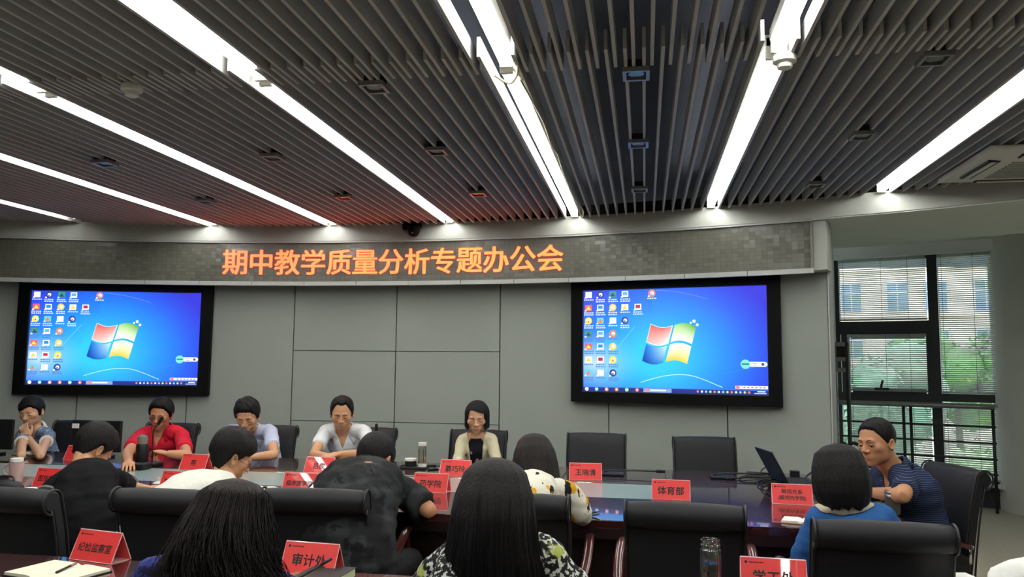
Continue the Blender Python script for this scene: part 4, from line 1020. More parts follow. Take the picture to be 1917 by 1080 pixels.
    # --- legs and shoes
    if legs:
        tm = MB()
        for side in 'lr':
            h0, k0, a0 = kn[side]; tm.tube([hip + lat_h * (-1 if side == 'l' else 1) * .07, h0 * .6 + k0 * .4, k0, k0 + fwd_h * .02], [.105, .092, .07, .05], 12); tm.tube([k0 + np.array([0, 0, .02]), k0 - np.array([0, 0, .05]), a0 * .6 + k0 * .4, a0], [.055, .066, .062, .055], 12)
        tm.loft([[hip + lat_h * .165 * math.cos(q) + fwd_h * .125 * math.sin(q) + np.array([0, 0, z]) for q in np.linspace(0, 2 * math.pi, 17)[:-1]] for z in (-.085, .0, .08)])
        v, f_ = remesh(tm, .016, 3); emit_mesh('trousers', v, f_, trousers, root, off)
        for side in 'lr':
            h0, k0, a0 = kn[side]; g_ = np.array([a0[0], a0[1], 0]); sm_ = MB()
            sm_.loft([[g_ + fwd_h * y + lat_h * wx * math.cos(q) + np.array([0, 0, max(.002, hz * .5 + hz * .5 * math.sin(q))]) for q in np.linspace(0, 2 * math.pi, 13)[:-1]] for y, wx, hz in ((-.075, .02, .06), (-.06, .036, .09), (0, .04, .10), (.08, .047, .07), (.15, .045, .05), (.185, .02, .03))])
            sm_.v = [tuple(np.array(v) - off) for v in sm_.v]; sm_.build('shoe', mSHOE, root, 60)
    if hair: hair(root, off, hd, R, hs, fem, hair_m or mHAIR, J)
    return root, HW

def cap_hair(front=.082, th_top=.022, th_side=.012, back=-.068, spiky=.0, side_z=-.012, fringe=0, part=None, recede=0):
    def f(root, off, hd, R, hs, fem, m, J):
        d, fc = sph_grid(96, 72, .25); r = radial(d, fem); P = HC + d * r[:, None]
        az = np.degrees(np.arctan2(d[:, 0], d[:, 1])); aa = np.abs(az)
        hl = np.interp(aa, [0, 18, 34, 46, 58, 68, 78, 86, 92, 104, 116, 132, 180], [front, front + .000 + recede * .3, front - .004 + recede, front - .022, .036, .022, side_z, side_z - .006, .016, .020, -.030, back + .008, back])
        hl = hl + np.array([_mn.noise(Vector((a_ * .09, 1.7, .3))) for a_ in az]) * .006 - fringe * np.exp(-((az - (part or 0)) / 30) ** 2)
        k = np.clip((P[:, 2] - hl) / .013, 0, 1); k = k * k * (3 - 2 * k); up = np.clip((P[:, 2] - .02) / .08, 0, 1)
        t = th_side + (th_top - th_side) * up; t = t * np.interp(aa, [0, 60, 120, 180], [1.0, 1, 1.05, 1.1])
        nz = np.array([_mn.noise(Vector((v[0] * 45, v[1] * 45, v[2] * 16))) for v in P]); t = t * (1 + .22 * nz) + spiky * np.abs(nz) * up
        rr_ = r + np.where(k > 0, -.006 + k * (t + .006), -.010)
        emit_mesh('hair', hd + ((HC + d * rr_[:, None]) * hs) @ R.T, fc, m, root, off)
    return f
def bob_hair(length=.115, width=.093, back=.112, part_x=.018, fringe=.0, flare=0, open_w=.060, front_len=None, side_open=0, vol=0):
    """chin-length bob: a cap plus a skirt of hair around the head that leaves the face open"""
    def f(root, off, hd, R, hs, fem, m, J):
        vs = []; na = 150; rows = 70; fs = []
        for j in range(rows + 1):
            v = j / rows
            for i in range(na + 1):
                a = math.radians(-180 + 360 * i / na)          # 0 = face
                aa = abs(math.degrees(a)); 
                ow = 42 + side_open
                lo = -length if aa > ow else -length
                top = .128 + vol
                z = top * (1 - v) + lo * v
                # silhouette radius by height
                if z > .035: k = math.sqrt(max(0, 1 - ((z - .035) / (top - .035 + .001)) ** 2))
                else: k = 1 + flare * (.035 - z) / .12 - .10 * max(0, (-.06 - z) / .06) ** 2
                x = math.sin(a) * width * k; y = math.cos(a) * (back if math.cos(a) < 0 else .098) * k - .012
                n_ = _mn.noise(Vector((a * 6, z * 9, .5))) * .004 + _mn.noise(Vector((a * 22, z * 4, 2.5))) * .0025
                s_ = 1 + n_ / .09
                vs.append(np.array([x * s_, y * s_, z]))
        for j in range(rows):
            for i in range(na):
                am = -180 + 360 * (i + .5) / na; z = vs[j * (na + 1) + i][2]; x_ = math.sin(math.radians(am))
                hl = .088 - .35 * abs(vs[j * (na + 1) + i][0] - part_x) * (1 if fringe == 0 else .3) - fringe
                lim = np.interp(z, [-.12, -.06, .0, .05, .09], [46, 44, 47, 44, 40]) + side_open
                if abs(am) < lim and z < hl: continue
                b = j * (na + 1) + i; fs.append((b, b + 1, b + na + 2, b + na + 1))
        W = hd + (np.array(vs) * hs) @ R.T
        used = sorted({i for q in fs for i in q}); mp_ = {o_: n_ for n_, o_ in enumerate(used)}
        emit_mesh('hair', W[used], [tuple(mp_[i] for i in q) for q in fs], m, root, off, solid=.012)
        d, fc = sph_grid(48, 36, .25); r = radial(d, fem); P = HC + d * r[:, None]; aa = np.abs(np.degrees(np.arctan2(d[:, 0], d[:, 1])))
        hl = np.interp(aa, [0, 30, 50, 70, 90, 180], [.09, .08, .05, .0, -.05, -.09]); k = np.clip((P[:, 2] - hl) / .015, 0, 1)
        emit_mesh('hair_base', hd + ((HC + d * (r - .008 + .014 * k)[:, None]) * hs) @ R.T, fc, m, root, off)
    return f
def strands(name, curves, r0, m, root, off, n=4):
    mb_ = MB()
    for c in curves: mb_.tube(c, [r0 * (1 - .6 * (i / (len(c) - 1)) ** 2) for i in range(len(c))], n, cap=False)
    mb_.v = [tuple(np.array(v) - off) for v in mb_.v]; o = mb_.build(name, m, root, True, fix=False); o['kind'] = 'stuff'; return o

# ---- clothes materials
def cloth(name, c, **k): return mat(name, c, k.pop('rough', .9), spec=k.pop('spec', .2), noise=k.pop('noise', .07), nscale=k.pop('nscale', 50), bump=k.pop('bump', .15), bscale=k.pop('bscale', 400), **k)
def patterned(name, base, layers, rough=.85):
    """layers: (texture, scale, threshold lo, hi, colour, stretch)"""
    m = cloth(name, base, rough=rough); n_ = m.node_tree.nodes; l_ = m.node_tree.links; b_ = n_['Principled BSDF']
    prev = b_.inputs['Base Color'].links[0].from_socket; tc_ = n_.new('ShaderNodeTexCoord')
    for kind, sc, lo, hi, c, st in layers:
        mp_ = n_.new('ShaderNodeMapping'); mp_.inputs['Scale'].default_value = st; mp_.inputs['Location'].default_value = (sc * .13, sc * .07, sc * .19); l_.new(tc_.outputs['Object'], mp_.inputs[0])
        if kind == 'voronoi': t_ = n_.new('ShaderNodeTexVoronoi'); out = t_.outputs['Distance']
        elif kind == 'wave': t_ = n_.new('ShaderNodeTexWave'); t_.bands_direction = 'Z' if st[0] == 1.0 else 'X'; t_.inputs['Distortion'].default_value = .4; out = t_.outputs['Fac']
        else: t_ = n_.new('ShaderNodeTexNoise'); t_.inputs['Detail'].default_value = 3; out = t_.outputs['Fac']
        t_.inputs['Scale'].default_value = sc; l_.new(mp_.outputs[0], t_.inputs['Vector'])
        r_ = n_.new('ShaderNodeMapRange'); r_.inputs[1].default_value = lo; r_.inputs[2].default_value = hi; l_.new(out, r_.inputs[0])
        x_ = n_.new('ShaderNodeMix'); x_.data_type = 'RGBA'; x_.inputs[7].default_value = (*c, 1); l_.new(r_.outputs[0], x_.inputs[0]); l_.new(prev, x_.inputs[6]); prev = x_.outputs[2]
    l_.new(prev, b_.inputs['Base Color']); return m
def sheet_hair(prof, face_lim=55, nstr=0, curl=0, seed=3, yoff=-.012, rag=.02, solid=.012, fly=0, strand_m=None):
    """hair hanging as a sheet around the back and sides; prof rows: z, half width, back depth (head coordinates)"""
    def f(root, off, hd, R, hs, fem, m, J):
        zt = np.array([p[0] for p in prof]); ws = np.array([p[1] for p in prof]); bs = np.array([p[2] for p in prof]); down = J.get('hang', None)
        def pt(a, z, k=1.0):
            w = np.interp(-z, -zt, ws); b = np.interp(-z, -zt, bs); n_ = 1 + .045 * _mn.noise(Vector((a * 5 + seed, z * 8, .5))) + .03 * _mn.noise(Vector((a * 18, z * 3, seed)))
            p = np.array([math.sin(a) * w * n_ * k, math.cos(a) * (b if math.cos(a) < 0 else min(b, .085)) * n_ * k + yoff, z])
            if down is not None and z < -.04:      # long ends hang straight down whatever the head does
                p0 = np.array([p[0], p[1], -.04]); return hd + R @ (p0 * hs) + np.array([0, 0, z + .04]) + R @ np.array([0, 0, 0]) + np.array(down) * (-.04 - z)
            return hd + R @ (p * hs)
        na, rows = 72, 44; vs = []; fs = []
        z0, z1 = zt[0], zt[-1]
        for j in range(rows + 1):
            for i in range(na + 1):
                a = math.radians(face_lim + (360 - 2 * face_lim) * i / na); v = j / rows
                zz = z0 + (z1 + rag * _mn.noise(Vector((a * 7, 3.3, seed))) - z0) * v ** 1.15
                vs.append(pt(a, zz))
        for j in range(rows):
            for i in range(na): b = j * (na + 1) + i; fs.append((b, b + 1, b + na + 2, b + na + 1))
        emit_mesh('hair', vs, fs, m, root, off, solid=solid)
        d, fc = sph_grid(48, 36, .25); r = radial(d, fem); P = HC + d * r[:, None]; aa = np.abs(np.degrees(np.arctan2(d[:, 0], d[:, 1])))
        hl = np.interp(aa, [0, 30, 50, 70, 90, 180], [.088, .08, .06, .01, -.05, -.09]); k = np.clip((P[:, 2] - hl) / .015, 0, 1)
        emit_mesh('hair_base', hd + ((HC + d * (r - .008 + .016 * k)[:, None]) * hs) @ R.T, fc, m, root, off)
        if nstr:
            rg = random.Random(seed); cs = []
            for _ in range(nstr):
                a = math.radians(rg.uniform(face_lim, 360 - face_lim)); l0 = rg.uniform(.02, .22); l1 = rg.uniform(.6, 1.03); amp = curl * rg.uniform(.4, 1.3); ph = rg.uniform(0, 6.3); fq = rg.uniform(45, 75); c = []; da = rg.gauss(0, .10); kk = rg.uniform(1.0, 1.05) + (fly * rg.random() ** 3)
                for q in np.linspace(l0, l1, 22 if curl else 12):
                    z = z0 + (z1 - z0) * q ** 1.15; s_ = max(0, (q - .25)) / .75
                    p = pt(a + da * s_, z, 1 + (kk - 1) * (.3 + s_))
                    if curl: p = p + (R @ np.array([math.sin(z * fq + ph), math.cos(z * fq * .9 + ph), 0])) * amp * s_
                    c.append(p)
                cs.append(c)
            strands('hair_strands', cs, (.0011 if not curl else .0012), strand_m or m, root, off, 3)
    return f

shirt_red = cloth('crimson polo cloth', lin(205, 34, 56)); shirt_white = patterned('pale grey white shirting', lin(214, 218, 220), [('voronoi', 90, .25, .05, lin(176, 184, 192), (1, 1, 1))])
shirt_blue = patterned('white shirting with fine blue stripes', lin(206, 212, 226), [('wave', 28, .55, .75, lin(150, 166, 204), (1.02, 1, 1))])
cardi = cloth('cream knitted wool', lin(206, 200, 168), bump=.35, bscale=220); blouse = patterned('black blouse with pink flowers', lin(22, 22, 28), [('noise', 8, .53, .58, lin(216, 176, 176), (1, 1, .7)), ('noise', 17, .62, .66, lin(80, 120, 70), (1, 1, 1))])
denim = patterned('pale washed denim', lin(92, 112, 138), [('noise', 26, .55, .68, lin(150, 165, 182), (1, 1, 1)), ('noise', 60, .60, .64, lin(190, 200, 210), (1, 1, 1))])
navy = patterned('navy polo with pale pin stripes', lin(30, 38, 62), [('wave', 30, .86, .97, lin(84, 98, 132), (1.0, 1, 1))])
blackc = cloth('black cotton', lin(13, 14, 17)); camo = patterned('dark grey patterned cotton', lin(30, 32, 33), [('noise', 8, .50, .56, lin(44, 47, 48), (1, 1, .6)), ('noise', 13, .56, .60, lin(20, 21, 23), (1, 1, 1))])
tee = cloth('cream white cotton', lin(226, 226, 214)); bluedress = cloth('royal blue crepe', lin(46, 92, 150), noise=.15)
flower = patterned('ivory blouse with mustard and black print', lin(226, 222, 204), [('noise', 10, .60, .615, lin(202, 150, 32), (1, 1, .6)), ('voronoi', 15, .20, .15, lin(212, 150, 40), (1, 1, 1)), ('noise', 13, .62, .635, lin(26, 26, 26), (2.6, 1, .7))])
bwprint = patterned('black and white speckled print', lin(30, 31, 32), [('noise', 80, .52, .57, lin(206, 208, 200), (1, 1, 1)), ('noise', 12, .64, .70, lin(170, 180, 90), (1, 1, 1))])
indigo = patterned('indigo crinkled fabric', lin(44, 50, 112), [('noise', 38, .50, .56, lin(20, 22, 52), (1.6, 1, 1)), ('noise', 60, .62, .67, lin(82, 92, 172), (1, 1, 1))]); 
whitec = cloth('white cotton', lin(232, 232, 226)); whitetrim = cloth('white trim cloth', lin(228, 230, 226))
Z8 = .795
# ---- the head table, seen from the front
J = dict(hip=(-2.42, 6.38, .56), neck=aty(646, 808, 6.29), head=aty(640, 775, 6.2), sl=aty(683, 809, 6.27), sr=aty(609, 809, 6.25), el=onz(697, 850, .81), wl=onz(634, 850, .835), hl=onz(606, 856, .815), er=onz(587, 852, .80), wr=onz(636, 861, .79), hr=onz(664, 862, .79), rot=(162, 18, 0), seed=2)
person('person in a pale grey short sleeved shirt with arms crossed on the table', J, SK_M, shirt_white, sleeve=.62, collar=(shirt_white, 36, .045), vneck=.075, hair=cap_hair(front=.088, recede=.012, th_top=.020, th_side=.011), bulk=.97, body_yaw=176, curl=(.35, .6), voxel=.0075, handn={'l': (0, -.3, 1), 'r': (0, -.3, 1)}, wr=.005)
J = dict(hip=(-3.2, 6.36, .56), neck=aty(471, 812, 6.22), head=aty(463, 780, 6.08), sl=aty(506, 808, 6.2), sr=aty(430, 808, 6.2), el=onz(513, 852, .81), wl=onz(472, 856, .80), er=onz(399, 852, .81), wr=onz(440, 868, .80), rot=(167, 24, 2), seed=4)
person('person in a pale blue striped shirt bending over the table', J, SK_M, shirt_blue, sleeve=.66, collar=(shirt_blue, 36, .04), vneck=.05, hair=cap_hair(front=.070, th_top=.030, th_side=.018, spiky=.006), bulk=.98, body_yaw=176, voxel=.0085, wr=.005)
J = dict(hip=(-4.15, 6.42, .56), neck=aty(304, 808, 6.36), head=aty(301, 777, 6.3), sl=aty(339, 815, 6.34), sr=aty(264, 816, 6.34), el=onz(350, 853, .80), wl=onz(314, 850, .815), hl=onz(286, 842, .84), er=onz(238, 849, .80), wr=onz(240, 866, .79), rot=(168, 14, -4), seed=6)
person('person in a crimson polo shirt and glasses behind a microphone', J, SK_T, shirt_red, sleeve=.72, collar=(shirt_red, 36, .035), vneck=.07, hair=cap_hair(front=.076, th_top=.026, th_side=.017), glasses=True, bulk=1.06, body_yaw=172, curl=(.7, .5), voxel=.008, wr=.005)
J = dict(hip=(-5.34, 6.40, .56), neck=aty(67, 806, 6.30), head=aty(59, 772, 6.24), sl=aty(92, 815, 6.28), sr=aty(41, 816, 6.26), el=onz(75, 853, .79), wl=aty(55, 820, 6.12), hl=aty(41, 795, 6.08), er=onz(40, 853, .79), wr=aty(36, 826, 6.12), hr=aty(44, 806, 6.08), rot=(172, 14, 5), seed=8)
def pony(root, off, hd, R, hs, fem, m, J):
    cap_hair(front=.066, th_top=.020, th_side=.016, side_z=-.03, back=-.05, fringe=.03, part=24)(root, off, hd, R, hs, fem, m, J)
    t_ = MB(); t_.tube(smooth_path([hd + R @ np.array(p) for p in ((0, -.10, .0), (.0, -.125, -.03), (.03, -.12, -.08), (.04, -.10, -.13))], 4), list(np.interp(np.linspace(0, 1, 13), [0, .3, 1], [.02, .028, .008])), 10); t_.v = [tuple(np.array(v) - off) for v in t_.v]; t_.build('ponytail', m, root, True)
person('person in a washed denim dress with white trim resting chin on folded hands', J, SK_F, denim, fem=1, sleeve=.34, collar=(whitetrim, 34, .06), vneck=.06, cuff=whitetrim, hair=pony, bulk=.95, body_yaw=172, curl=(.9, .9), voxel=.008, handn={'l': (.15, -1, .2), 'r': (-.6, -.8, 0)})
J = dict(hip=(-1.34, 6.44, .56), neck=aty(893, 818, 6.36), head=aty(893, 782, 6.30), sl=aty(921, 825, 6.36), sr=aty(866, 825, 6.36), el=aty(930, 866, 6.22), wl=onz(908, 876, .79), er=aty(856, 866, 6.22), wr=onz(882, 876, .79), rot=(173, 15, 0), blouse=blouse, seed=10)
person('person in a cream cardigan over a black flowered blouse', J, SK_F, cardi, fem=1, sleeve=1.85, hair=bob_hair(length=.078, width=.084, part_x=.022), open_front=.058, bulk=.93, body_yaw=178, voxel=.0085)
# ---- the speaker at the right end of the table
J = dict(hip=tuple(aty(1716, 1004, 4.84)), neck=aty(1678, 884, 4.78), head=aty(1641, 830, 4.70), sl=aty(1699, 903, 4.60), sr=aty(1650, 893, 4.98), el=aty(1690, 928, 4.36), wl=onz(1632, 922, .80), hl=onz(1608, 924, .80), er=aty(1622, 925, 5.05), wr=onz(1580, 915, .79), rot=(234, 6, 3), seed=12, eyes='open')
person('person in a navy pin striped polo speaking at the end of the table', J, SK_T, navy, sleeve=.70, collar=(navy, 34, .035), vneck=.05, hair=cap_hair(front=.078, th_top=.014, th_side=.0055, side_z=.004), bulk=1.08, body_yaw=256, voxel=.0075, wr=.006, neck_w=1.08)
# ---- the near side of the big table, seen from behind
J = dict(hip=(-1.33, 3.50, .58), neck=aty(688, 896, 4.00), head=aty(699, 862, 4.10), sl=aty(630, 922, 3.84), sr=aty(764, 924, 3.88), el=onz(604, 952, .79), wl=onz(660, 905, .79), er=onz(805, 957, .785), wr=onz(748, 915, .79), rot=(8, 52, 4), seed=14, hscale=1.04, nohole=True, rn=.088)
person('person in a dark grey patterned short sleeved shirt bent low over the table', J, SK_T, camo, fine=False, sleeve=.80, collar=(camo, 38, .02), hair=cap_hair(front=.075, th_top=.018, th_side=.012, back=-.10), bulk=1.08, body_yaw=6, wr=.009, loose=.03)
J = dict(hip=(-2.30, 3.50, .57), neck=aty(426, 914, 3.86), head=aty(434, 856, 3.95), sl=aty(381, 938, 3.80), sr=aty(487, 934, 3.86), el=onz(360, 955, .79), wl=onz(420, 910, .79), er=onz(524, 936, .79), wr=onz(556, 924, .80), hr=onz(583, 908, .79), rot=(44, 26, 4), seed=16)
person('person in a cream white T-shirt and glasses writing, seen from behind', J, SK_M, tee, fem=0, sleeve=.80, hair=cap_hair(front=.050, th_top=.032, th_side=.022, back=-.085, side_z=.0), glasses=True, bulk=.95, body_yaw=18, wr=.007, loose=.015)
J = dict(hip=tuple(aty(158, 1020, 3.62)), neck=aty(166, 886, 3.86), head=aty(173, 842, 3.96), sl=aty(114, 906, 3.80), sr=aty(212, 900, 3.88), el=onz(88, 935, .79), wl=onz(140, 900, .79), er=onz(238, 914, .785), wr=onz(278, 917, .79), hr=onz(300, 910, .79), rot=(22, 46, 4), seed=18)
person('person in a black short sleeved shirt bending forward at the far left', J, SK_M, blackc, fine=False, sleeve=.86, hair=cap_hair(front=.075, th_top=.026, th_side=.016, back=-.075), bulk=.98, body_yaw=14, wr=.007, loose=.02, cuff=cloth('grey cuff cloth', lin(120, 122, 124)))
J = dict(hip=(-.60, 3.52, .57), neck=aty(1012, 912, 3.84), head=aty(1001, 868, 3.95), sl=aty(966, 928, 3.80), sr=aty(1064, 922, 3.84), el=onz(930, 968, .79), wl=onz(960, 925, .79), er=onz(1092, 966, .78), wr=onz(1078, 938, .79), rot=(-6, 24, -3), seed=20)
person('person in an ivory blouse with mustard and black flowers, seen from behind', J, SK_F, flower, fem=1, fine=False, sleeve=1.12, hair=sheet_hair([(.135, .012, .015), (.125, .05, .055), (.10, .070, .08), (.05, .088, .105), (0, .096, .115), (-.06, .104, .115), (-.115, .11, .11)], 62, 260, seed=5, fly=.05), hair_m=mHAIRB, bulk=.97, wr=.008, loose=.02)
J = dict(hip=(.90, 3.60, .57), neck=aty(1578, 956, 3.60), head=aty(1572, 898, 3.62), sl=aty(1531, 976, 3.58), sr=aty(1656, 972, 3.60), el=aty(1499, 1060, 3.66), wl=onz(1530, 975, .80), er=aty(1700, 1050, 3.72), wr=onz(1640, 965, .80), rot=(-8, 12, 0), seed=22)
person('person in a royal blue dress with a cream collar, bobbed black hair, seen from behind', J, SK_F, bluedress, fem=1, fine=False, sleeve=1.5, hair=sheet_hair([(.142, .012, .015), (.132, .05, .055), (.105, .082, .09), (.05, .098, .112), (-.01, .102, .12), (-.06, .097, .115), (-.10, .082, .10), (-.12, .066, .088)], 58, 240, seed=7), bulk=.98, wr=.007, loose=.015, collar=(cloth('cream collar cloth', lin(214, 204, 178)), 40, .01))
# ---- foreground row
J = dict(hip=(-.47, 2.02, .57), neck=aty(928, 1030, 2.17), head=aty(926, 962, 2.13), sl=aty(848, 1046, 2.18), sr=aty(1018, 1040, 2.19), el=(-.66, 2.24, .80), wl=(-.52, 2.46, .79), er=(-.14, 2.26, .80), wr=(-.28, 2.46, .79), rot=(-2, 8, 0), seed=24, hang=(0, -.12, 0))
person('person with long straight black hair and a black and white speckled blouse', J, SK_F, bwprint, fem=1, fine=False, sleeve=.85, hair=sheet_hair([(.140, .012, .015), (.130, .046, .05), (.105, .072, .082), (.05, .090, .108), (0, .096, .118), (-.06, .100, .120), (-.12, .108, .118), (-.20, .118, .105), (-.30, .120, .095), (-.44, .115, .09)], 60, 900, seed=9, rag=.05, solid=.01, fly=.12), bulk=.95, wr=.006, loose=.02)
J = dict(hip=(-1.12, 1.82, .57), neck=aty(404, 1092, 1.99), head=aty(432, 1006, 1.97), sl=aty(294, 1076, 1.96), sr=aty(492, 1100, 1.98), el=(-1.40, 2.08, .80), wl=(-1.2, 2.42, .79), er=(-.84, 2.15, .80), wr=(-.95, 2.44, .79), rot=(2, 14, 0), seed=26, hang=(-.06, -.02, 0))
person('person with dark wavy shoulder length hair and an indigo crinkled top', J, SK_F, indigo, fem=1, fine=False, sleeve=.9, hair=sheet_hair([(.140, .012, .015), (.130, .048, .05), (.105, .076, .082), (.05, .086, .100), (0, .092, .106), (-.05, .098, .108), (-.10, .112, .105), (-.16, .118, .098), (-.22, .10, .085)], 60, 1700, curl=.017, seed=11, rag=.07, fly=.5), hair_m=mHAIRB, bulk=.97, wr=.006, loose=.02)
J = dict(hip=(1.72, 1.95, .57), neck=(1.70, 2.06, 1.04), head=(1.70, 2.12, 1.17), sl=aty(1938, 1088, 2.18), sr=(1.90, 2.12, .95), el=aty(1842, 1118, 2.26), wl=(1.44, 2.52, .79), er=(2.05, 2.3, .80), wr=(1.9, 2.5, .79), rot=(-12, 20, 0), seed=28)
person('person in a white short sleeved top, only the arm inside the lower right corner', J, SK_M, whitec, fem=1, fine=False, sleeve=.62, hair=cap_hair(), bulk=1.0, loose=.02)
# ------------------------------------------------------------------ things on the tables and beside the window
mPAPER = mat('cream paper', lin(226, 224, 200), .8, noise=.03); mPAPERW = mat('white paper', lin(236, 236, 230), .8, noise=.02); mCOVER = mat('black book cover', lin(26, 26, 28), .6, noise=.1)
mPLASTIC = mat('black plastic', lin(16, 17, 19), .4, noise=.1); mFOAM = mat('black foam', lin(14, 14, 15), .95, noise=.2); mPINK = mat('pinkish translucent plastic', lin(208, 176, 168), .35, coat=.3, noise=.04)
mJAR = clear_glass('jar glass', (.95, .98, .96), .16, .04); mWATER = clear_glass('clear water', (.86, .90, .86), .04)
mSTEEL = mat('dull steel', lin(140, 140, 138), .3, metal=.9, noise=.05); mBROWN = mat('brown leather cover', lin(150, 96, 66), .6, noise=.1); mSCREENB = mat('laptop lit screen', lin(40, 80, 190), .3, emit=(.02, .06, .45), estr=.9); mGREENP = mat('pale green paper', lin(200, 210, 170), .8, noise=.03)
mBLUEP = mat('blue grey folder', lin(84, 100, 150), .6, noise=.06)
def place(px, py, z=TZ): p = onz(px, py, z); return (p[0], p[1], z + .0006)
def notebook(px, py, rz, w, h, label, cover=mCOVER, page=mPAPER, open_=True, th=.012, pen=False):
    t = thing('notebook', label, 'notebook', place(px, py), math.radians(rz))
    if open_:
        MB().box((0, 0, .0015), (w * 2 + .01, h + .01, .003)).build('cover', cover, t)
        for s in (-1, 1):
            n = 8; vs = []
            prof = [(s * w * i / n, .003 + th * (1 - .25 * (i / n)) * min(1, .35 + (i / n) * 4)) for i in range(n + 1)]
            poly = [(x, -h / 2, z) for x, z in prof] + [(s * w, -h / 2, .003), (0, -h / 2, .003)]
            MB().prism(poly, (0, h, 0)).build('pages', page, t, 30)
    else:
        MB().box((0, 0, th / 2), (w, h, th), ch=.002).build('pages', page, t); MB().box((0, 0, th + .001), (w + .004, h + .004, .002)).build('cover', cover, t); MB().box((0, 0, -.0), (w + .004, h + .004, .0015)).build('cover', cover, t)
    return t
def pen(p, q, label, m=mPLASTIC, r=.0045):
    p, q = np.array(p, float), np.array(q, float); t = thing('pen', label, 'pen', tuple(p)); d = q - p
    MB().tube([(0, 0, 0), d * .05, d * .7], [r * .35, r, r], 8).build('barrel', m, t, True); MB().tube([d * .7, d * .98, d], [r * 1.1, r * 1.1, r * .6], 8).build('cap', mSTEEL if m is mPLASTIC else m, t, True); return t
# foreground desk
notebook(108, 1074, -14, .145, .19, 'open cream notebook with black cover at the bottom left corner')
p_ = onz(108, 1062, TZ + .02); pen(onz(104, 1072, TZ + .019), onz(143, 1054, TZ + .021), 'dark pen lying across the open cream notebook')
t = notebook(604, 1090, -4, .15, .20, 'stack of pale green papers under a dark cover behind the pen', page=mGREENP, open_=False, th=.028)
t2 = thing('document_folder', 'brown folder leaning beside the stack of pale green papers', 'folder', place(556, 1090), math.radians(-10)); MB().box((0, 0, .008), (.10, .14, .016), ch=.003).build('cover', mBROWN, t2); MB().box((0.002, 0, .008), (.098, .136, .010)).build('pages', mPAPER, t2)
a_, b_ = onz(548, 1088, TZ + .03), aty(622, 1045, 2.62); pen(a_, b_, 'long dark pen slanting in front of the three character card', mDARKW, .005)
t = thing('glass_jar', 'tall clear glass water jar without a lid in the foreground', 'jar', place(1331, 1102)); 
MB().lathe([(.001, 0), (.034, 0), (.0365, .004), (.0365, .125), (.034, .132), (.031, .136), (.031, .140), (.0335, .142), (.0335, .147), (.031, .149), (.031, .156), (.0330, .158), (.0330, .163), (.0305, .164), (.0290, .162), (.0290, .137), (.033, .128), (.033, .008), (.001, .008)], (0, 0, 0), 28).build('body', mJAR, t, 50); MB().lathe([(.001, .009), (.0325, .009), (.0325, .085), (.001, .085)], (0, 0, 0), 24).build('water', mWATER, t, 50)
tg_ = tag(MB().box((0, 0, 0), (.2, .28, .002)).build('paper_sheet', mPAPERW), 'white sheet of paper at the lower right edge', 'paper'); tg_.location = place(1800, 1092); tg_.rotation_euler = (0, 0, .2)
# near side of the big table
t = thing('water_jug', 'pinkish plastic jug with a white lid and handle at the far left', 'jug', place(29, 903), math.radians(20))
MB().lathe([(.001, 0), (.034, 0), (.037, .01), (.041, .11), (.043, .125), (.040, .125), (.036, .012), (.001, .01)], (0, 0, 0), 22).build('body', mPINK, t, 50); MB().lathe([(.001, .126), (.036, .126), (.036, .147), (.001, .15)], (0, 0, 0), 20).build('lid', mHOUSE, t, 50)
MB().tube(smooth_path([(-.04, 0, .11), (-.065, 0, .10), (-.068, 0, .06), (-.038, 0, .035)], 4), .006, 8).build('handle', mPINK, t, True)
t = thing('handbag', 'soft black bag lying on the table edge at the far left', 'bag', place(8, 918)); sm_ = MB(); sm_.loft([[(x, y * sc_b * math.cos(q), .002 + .03 * (1 + math.sin(q)) * sc_b) for q in np.linspace(0, 2 * math.pi, 15)[:-1]] for x, y, sc_b in ((-.14, .06, .3), (-.11, .06, .8), (0, .06, 1), (.07, .06, .85), (.105, .06, .5), (.12, .06, .2))]); sm_.build('body', mLEATH, t, 60); MB().tube(smooth_path([(-.09, 0, .05), (-.05, .02, .075), (.03, .02, .075), (.06, 0, .05)], 4), .006, 6).build('strap', mLEATHF, t, True)
notebook(58, 917, -8, .07, .09, 'small white note pad under the card beside the jug', page=mPAPERW, th=.006)
notebook(300, 919, -12, .075, .10, 'white notebook at the fingertips of the person in black', page=mPAPERW, th=.01)
t = thing('cup_lid', 'small white ceramic lid with a knob near the nursing card', 'lid', place(296, 906)); MB().lathe([(.001, 0), (.030, 0), (.031, .006), (.018, .014), (.007, .017), (.006, .024), (.010, .030), (.008, .037), (.001, .039)], (0, 0, 0), 20).build('body', mHOUSE, t, 50)
notebook(592, 922, -6, .08, .11, 'notebook under the writing hand of the person in white', page=mPAPERW, th=.008)
pen(onz(578, 912, TZ + .03), onz(588, 902, TZ + .12), 'pen held upright in the writing hand')
pen(onz(1105, 961, TZ + .006), onz(1122, 957, TZ + .008), 'dark pen on the blue reflection beside the flowered sleeve'); pen(onz(1105, 968, TZ + .006), onz(1122, 972, TZ + .008), 'second dark pen nearer the table edge by the flowered sleeve')
notebook(1500, 978, -16, .085, .12, 'white notebook with a tan edge beside the blue dress', cover=mBROWN, page=mPAPERW, th=.012)
notebook(1640, 946, 24, .075, .11, 'note pad with brown cover under the hands of the person in navy', cover=mBROWN, page=mPAPERW, th=.006)
ph = tag(MB().box((0, 0, .004), (.075, .15, .008), ch=.003).build('mobile_phone', mPLASTIC), 'black mobile phone lying on the pad before the person in navy', 'phone'); ph.location = (*onz(1636, 940, TZ)[:2], TZ + .0125); ph.rotation_euler = (0, 0, -.9)
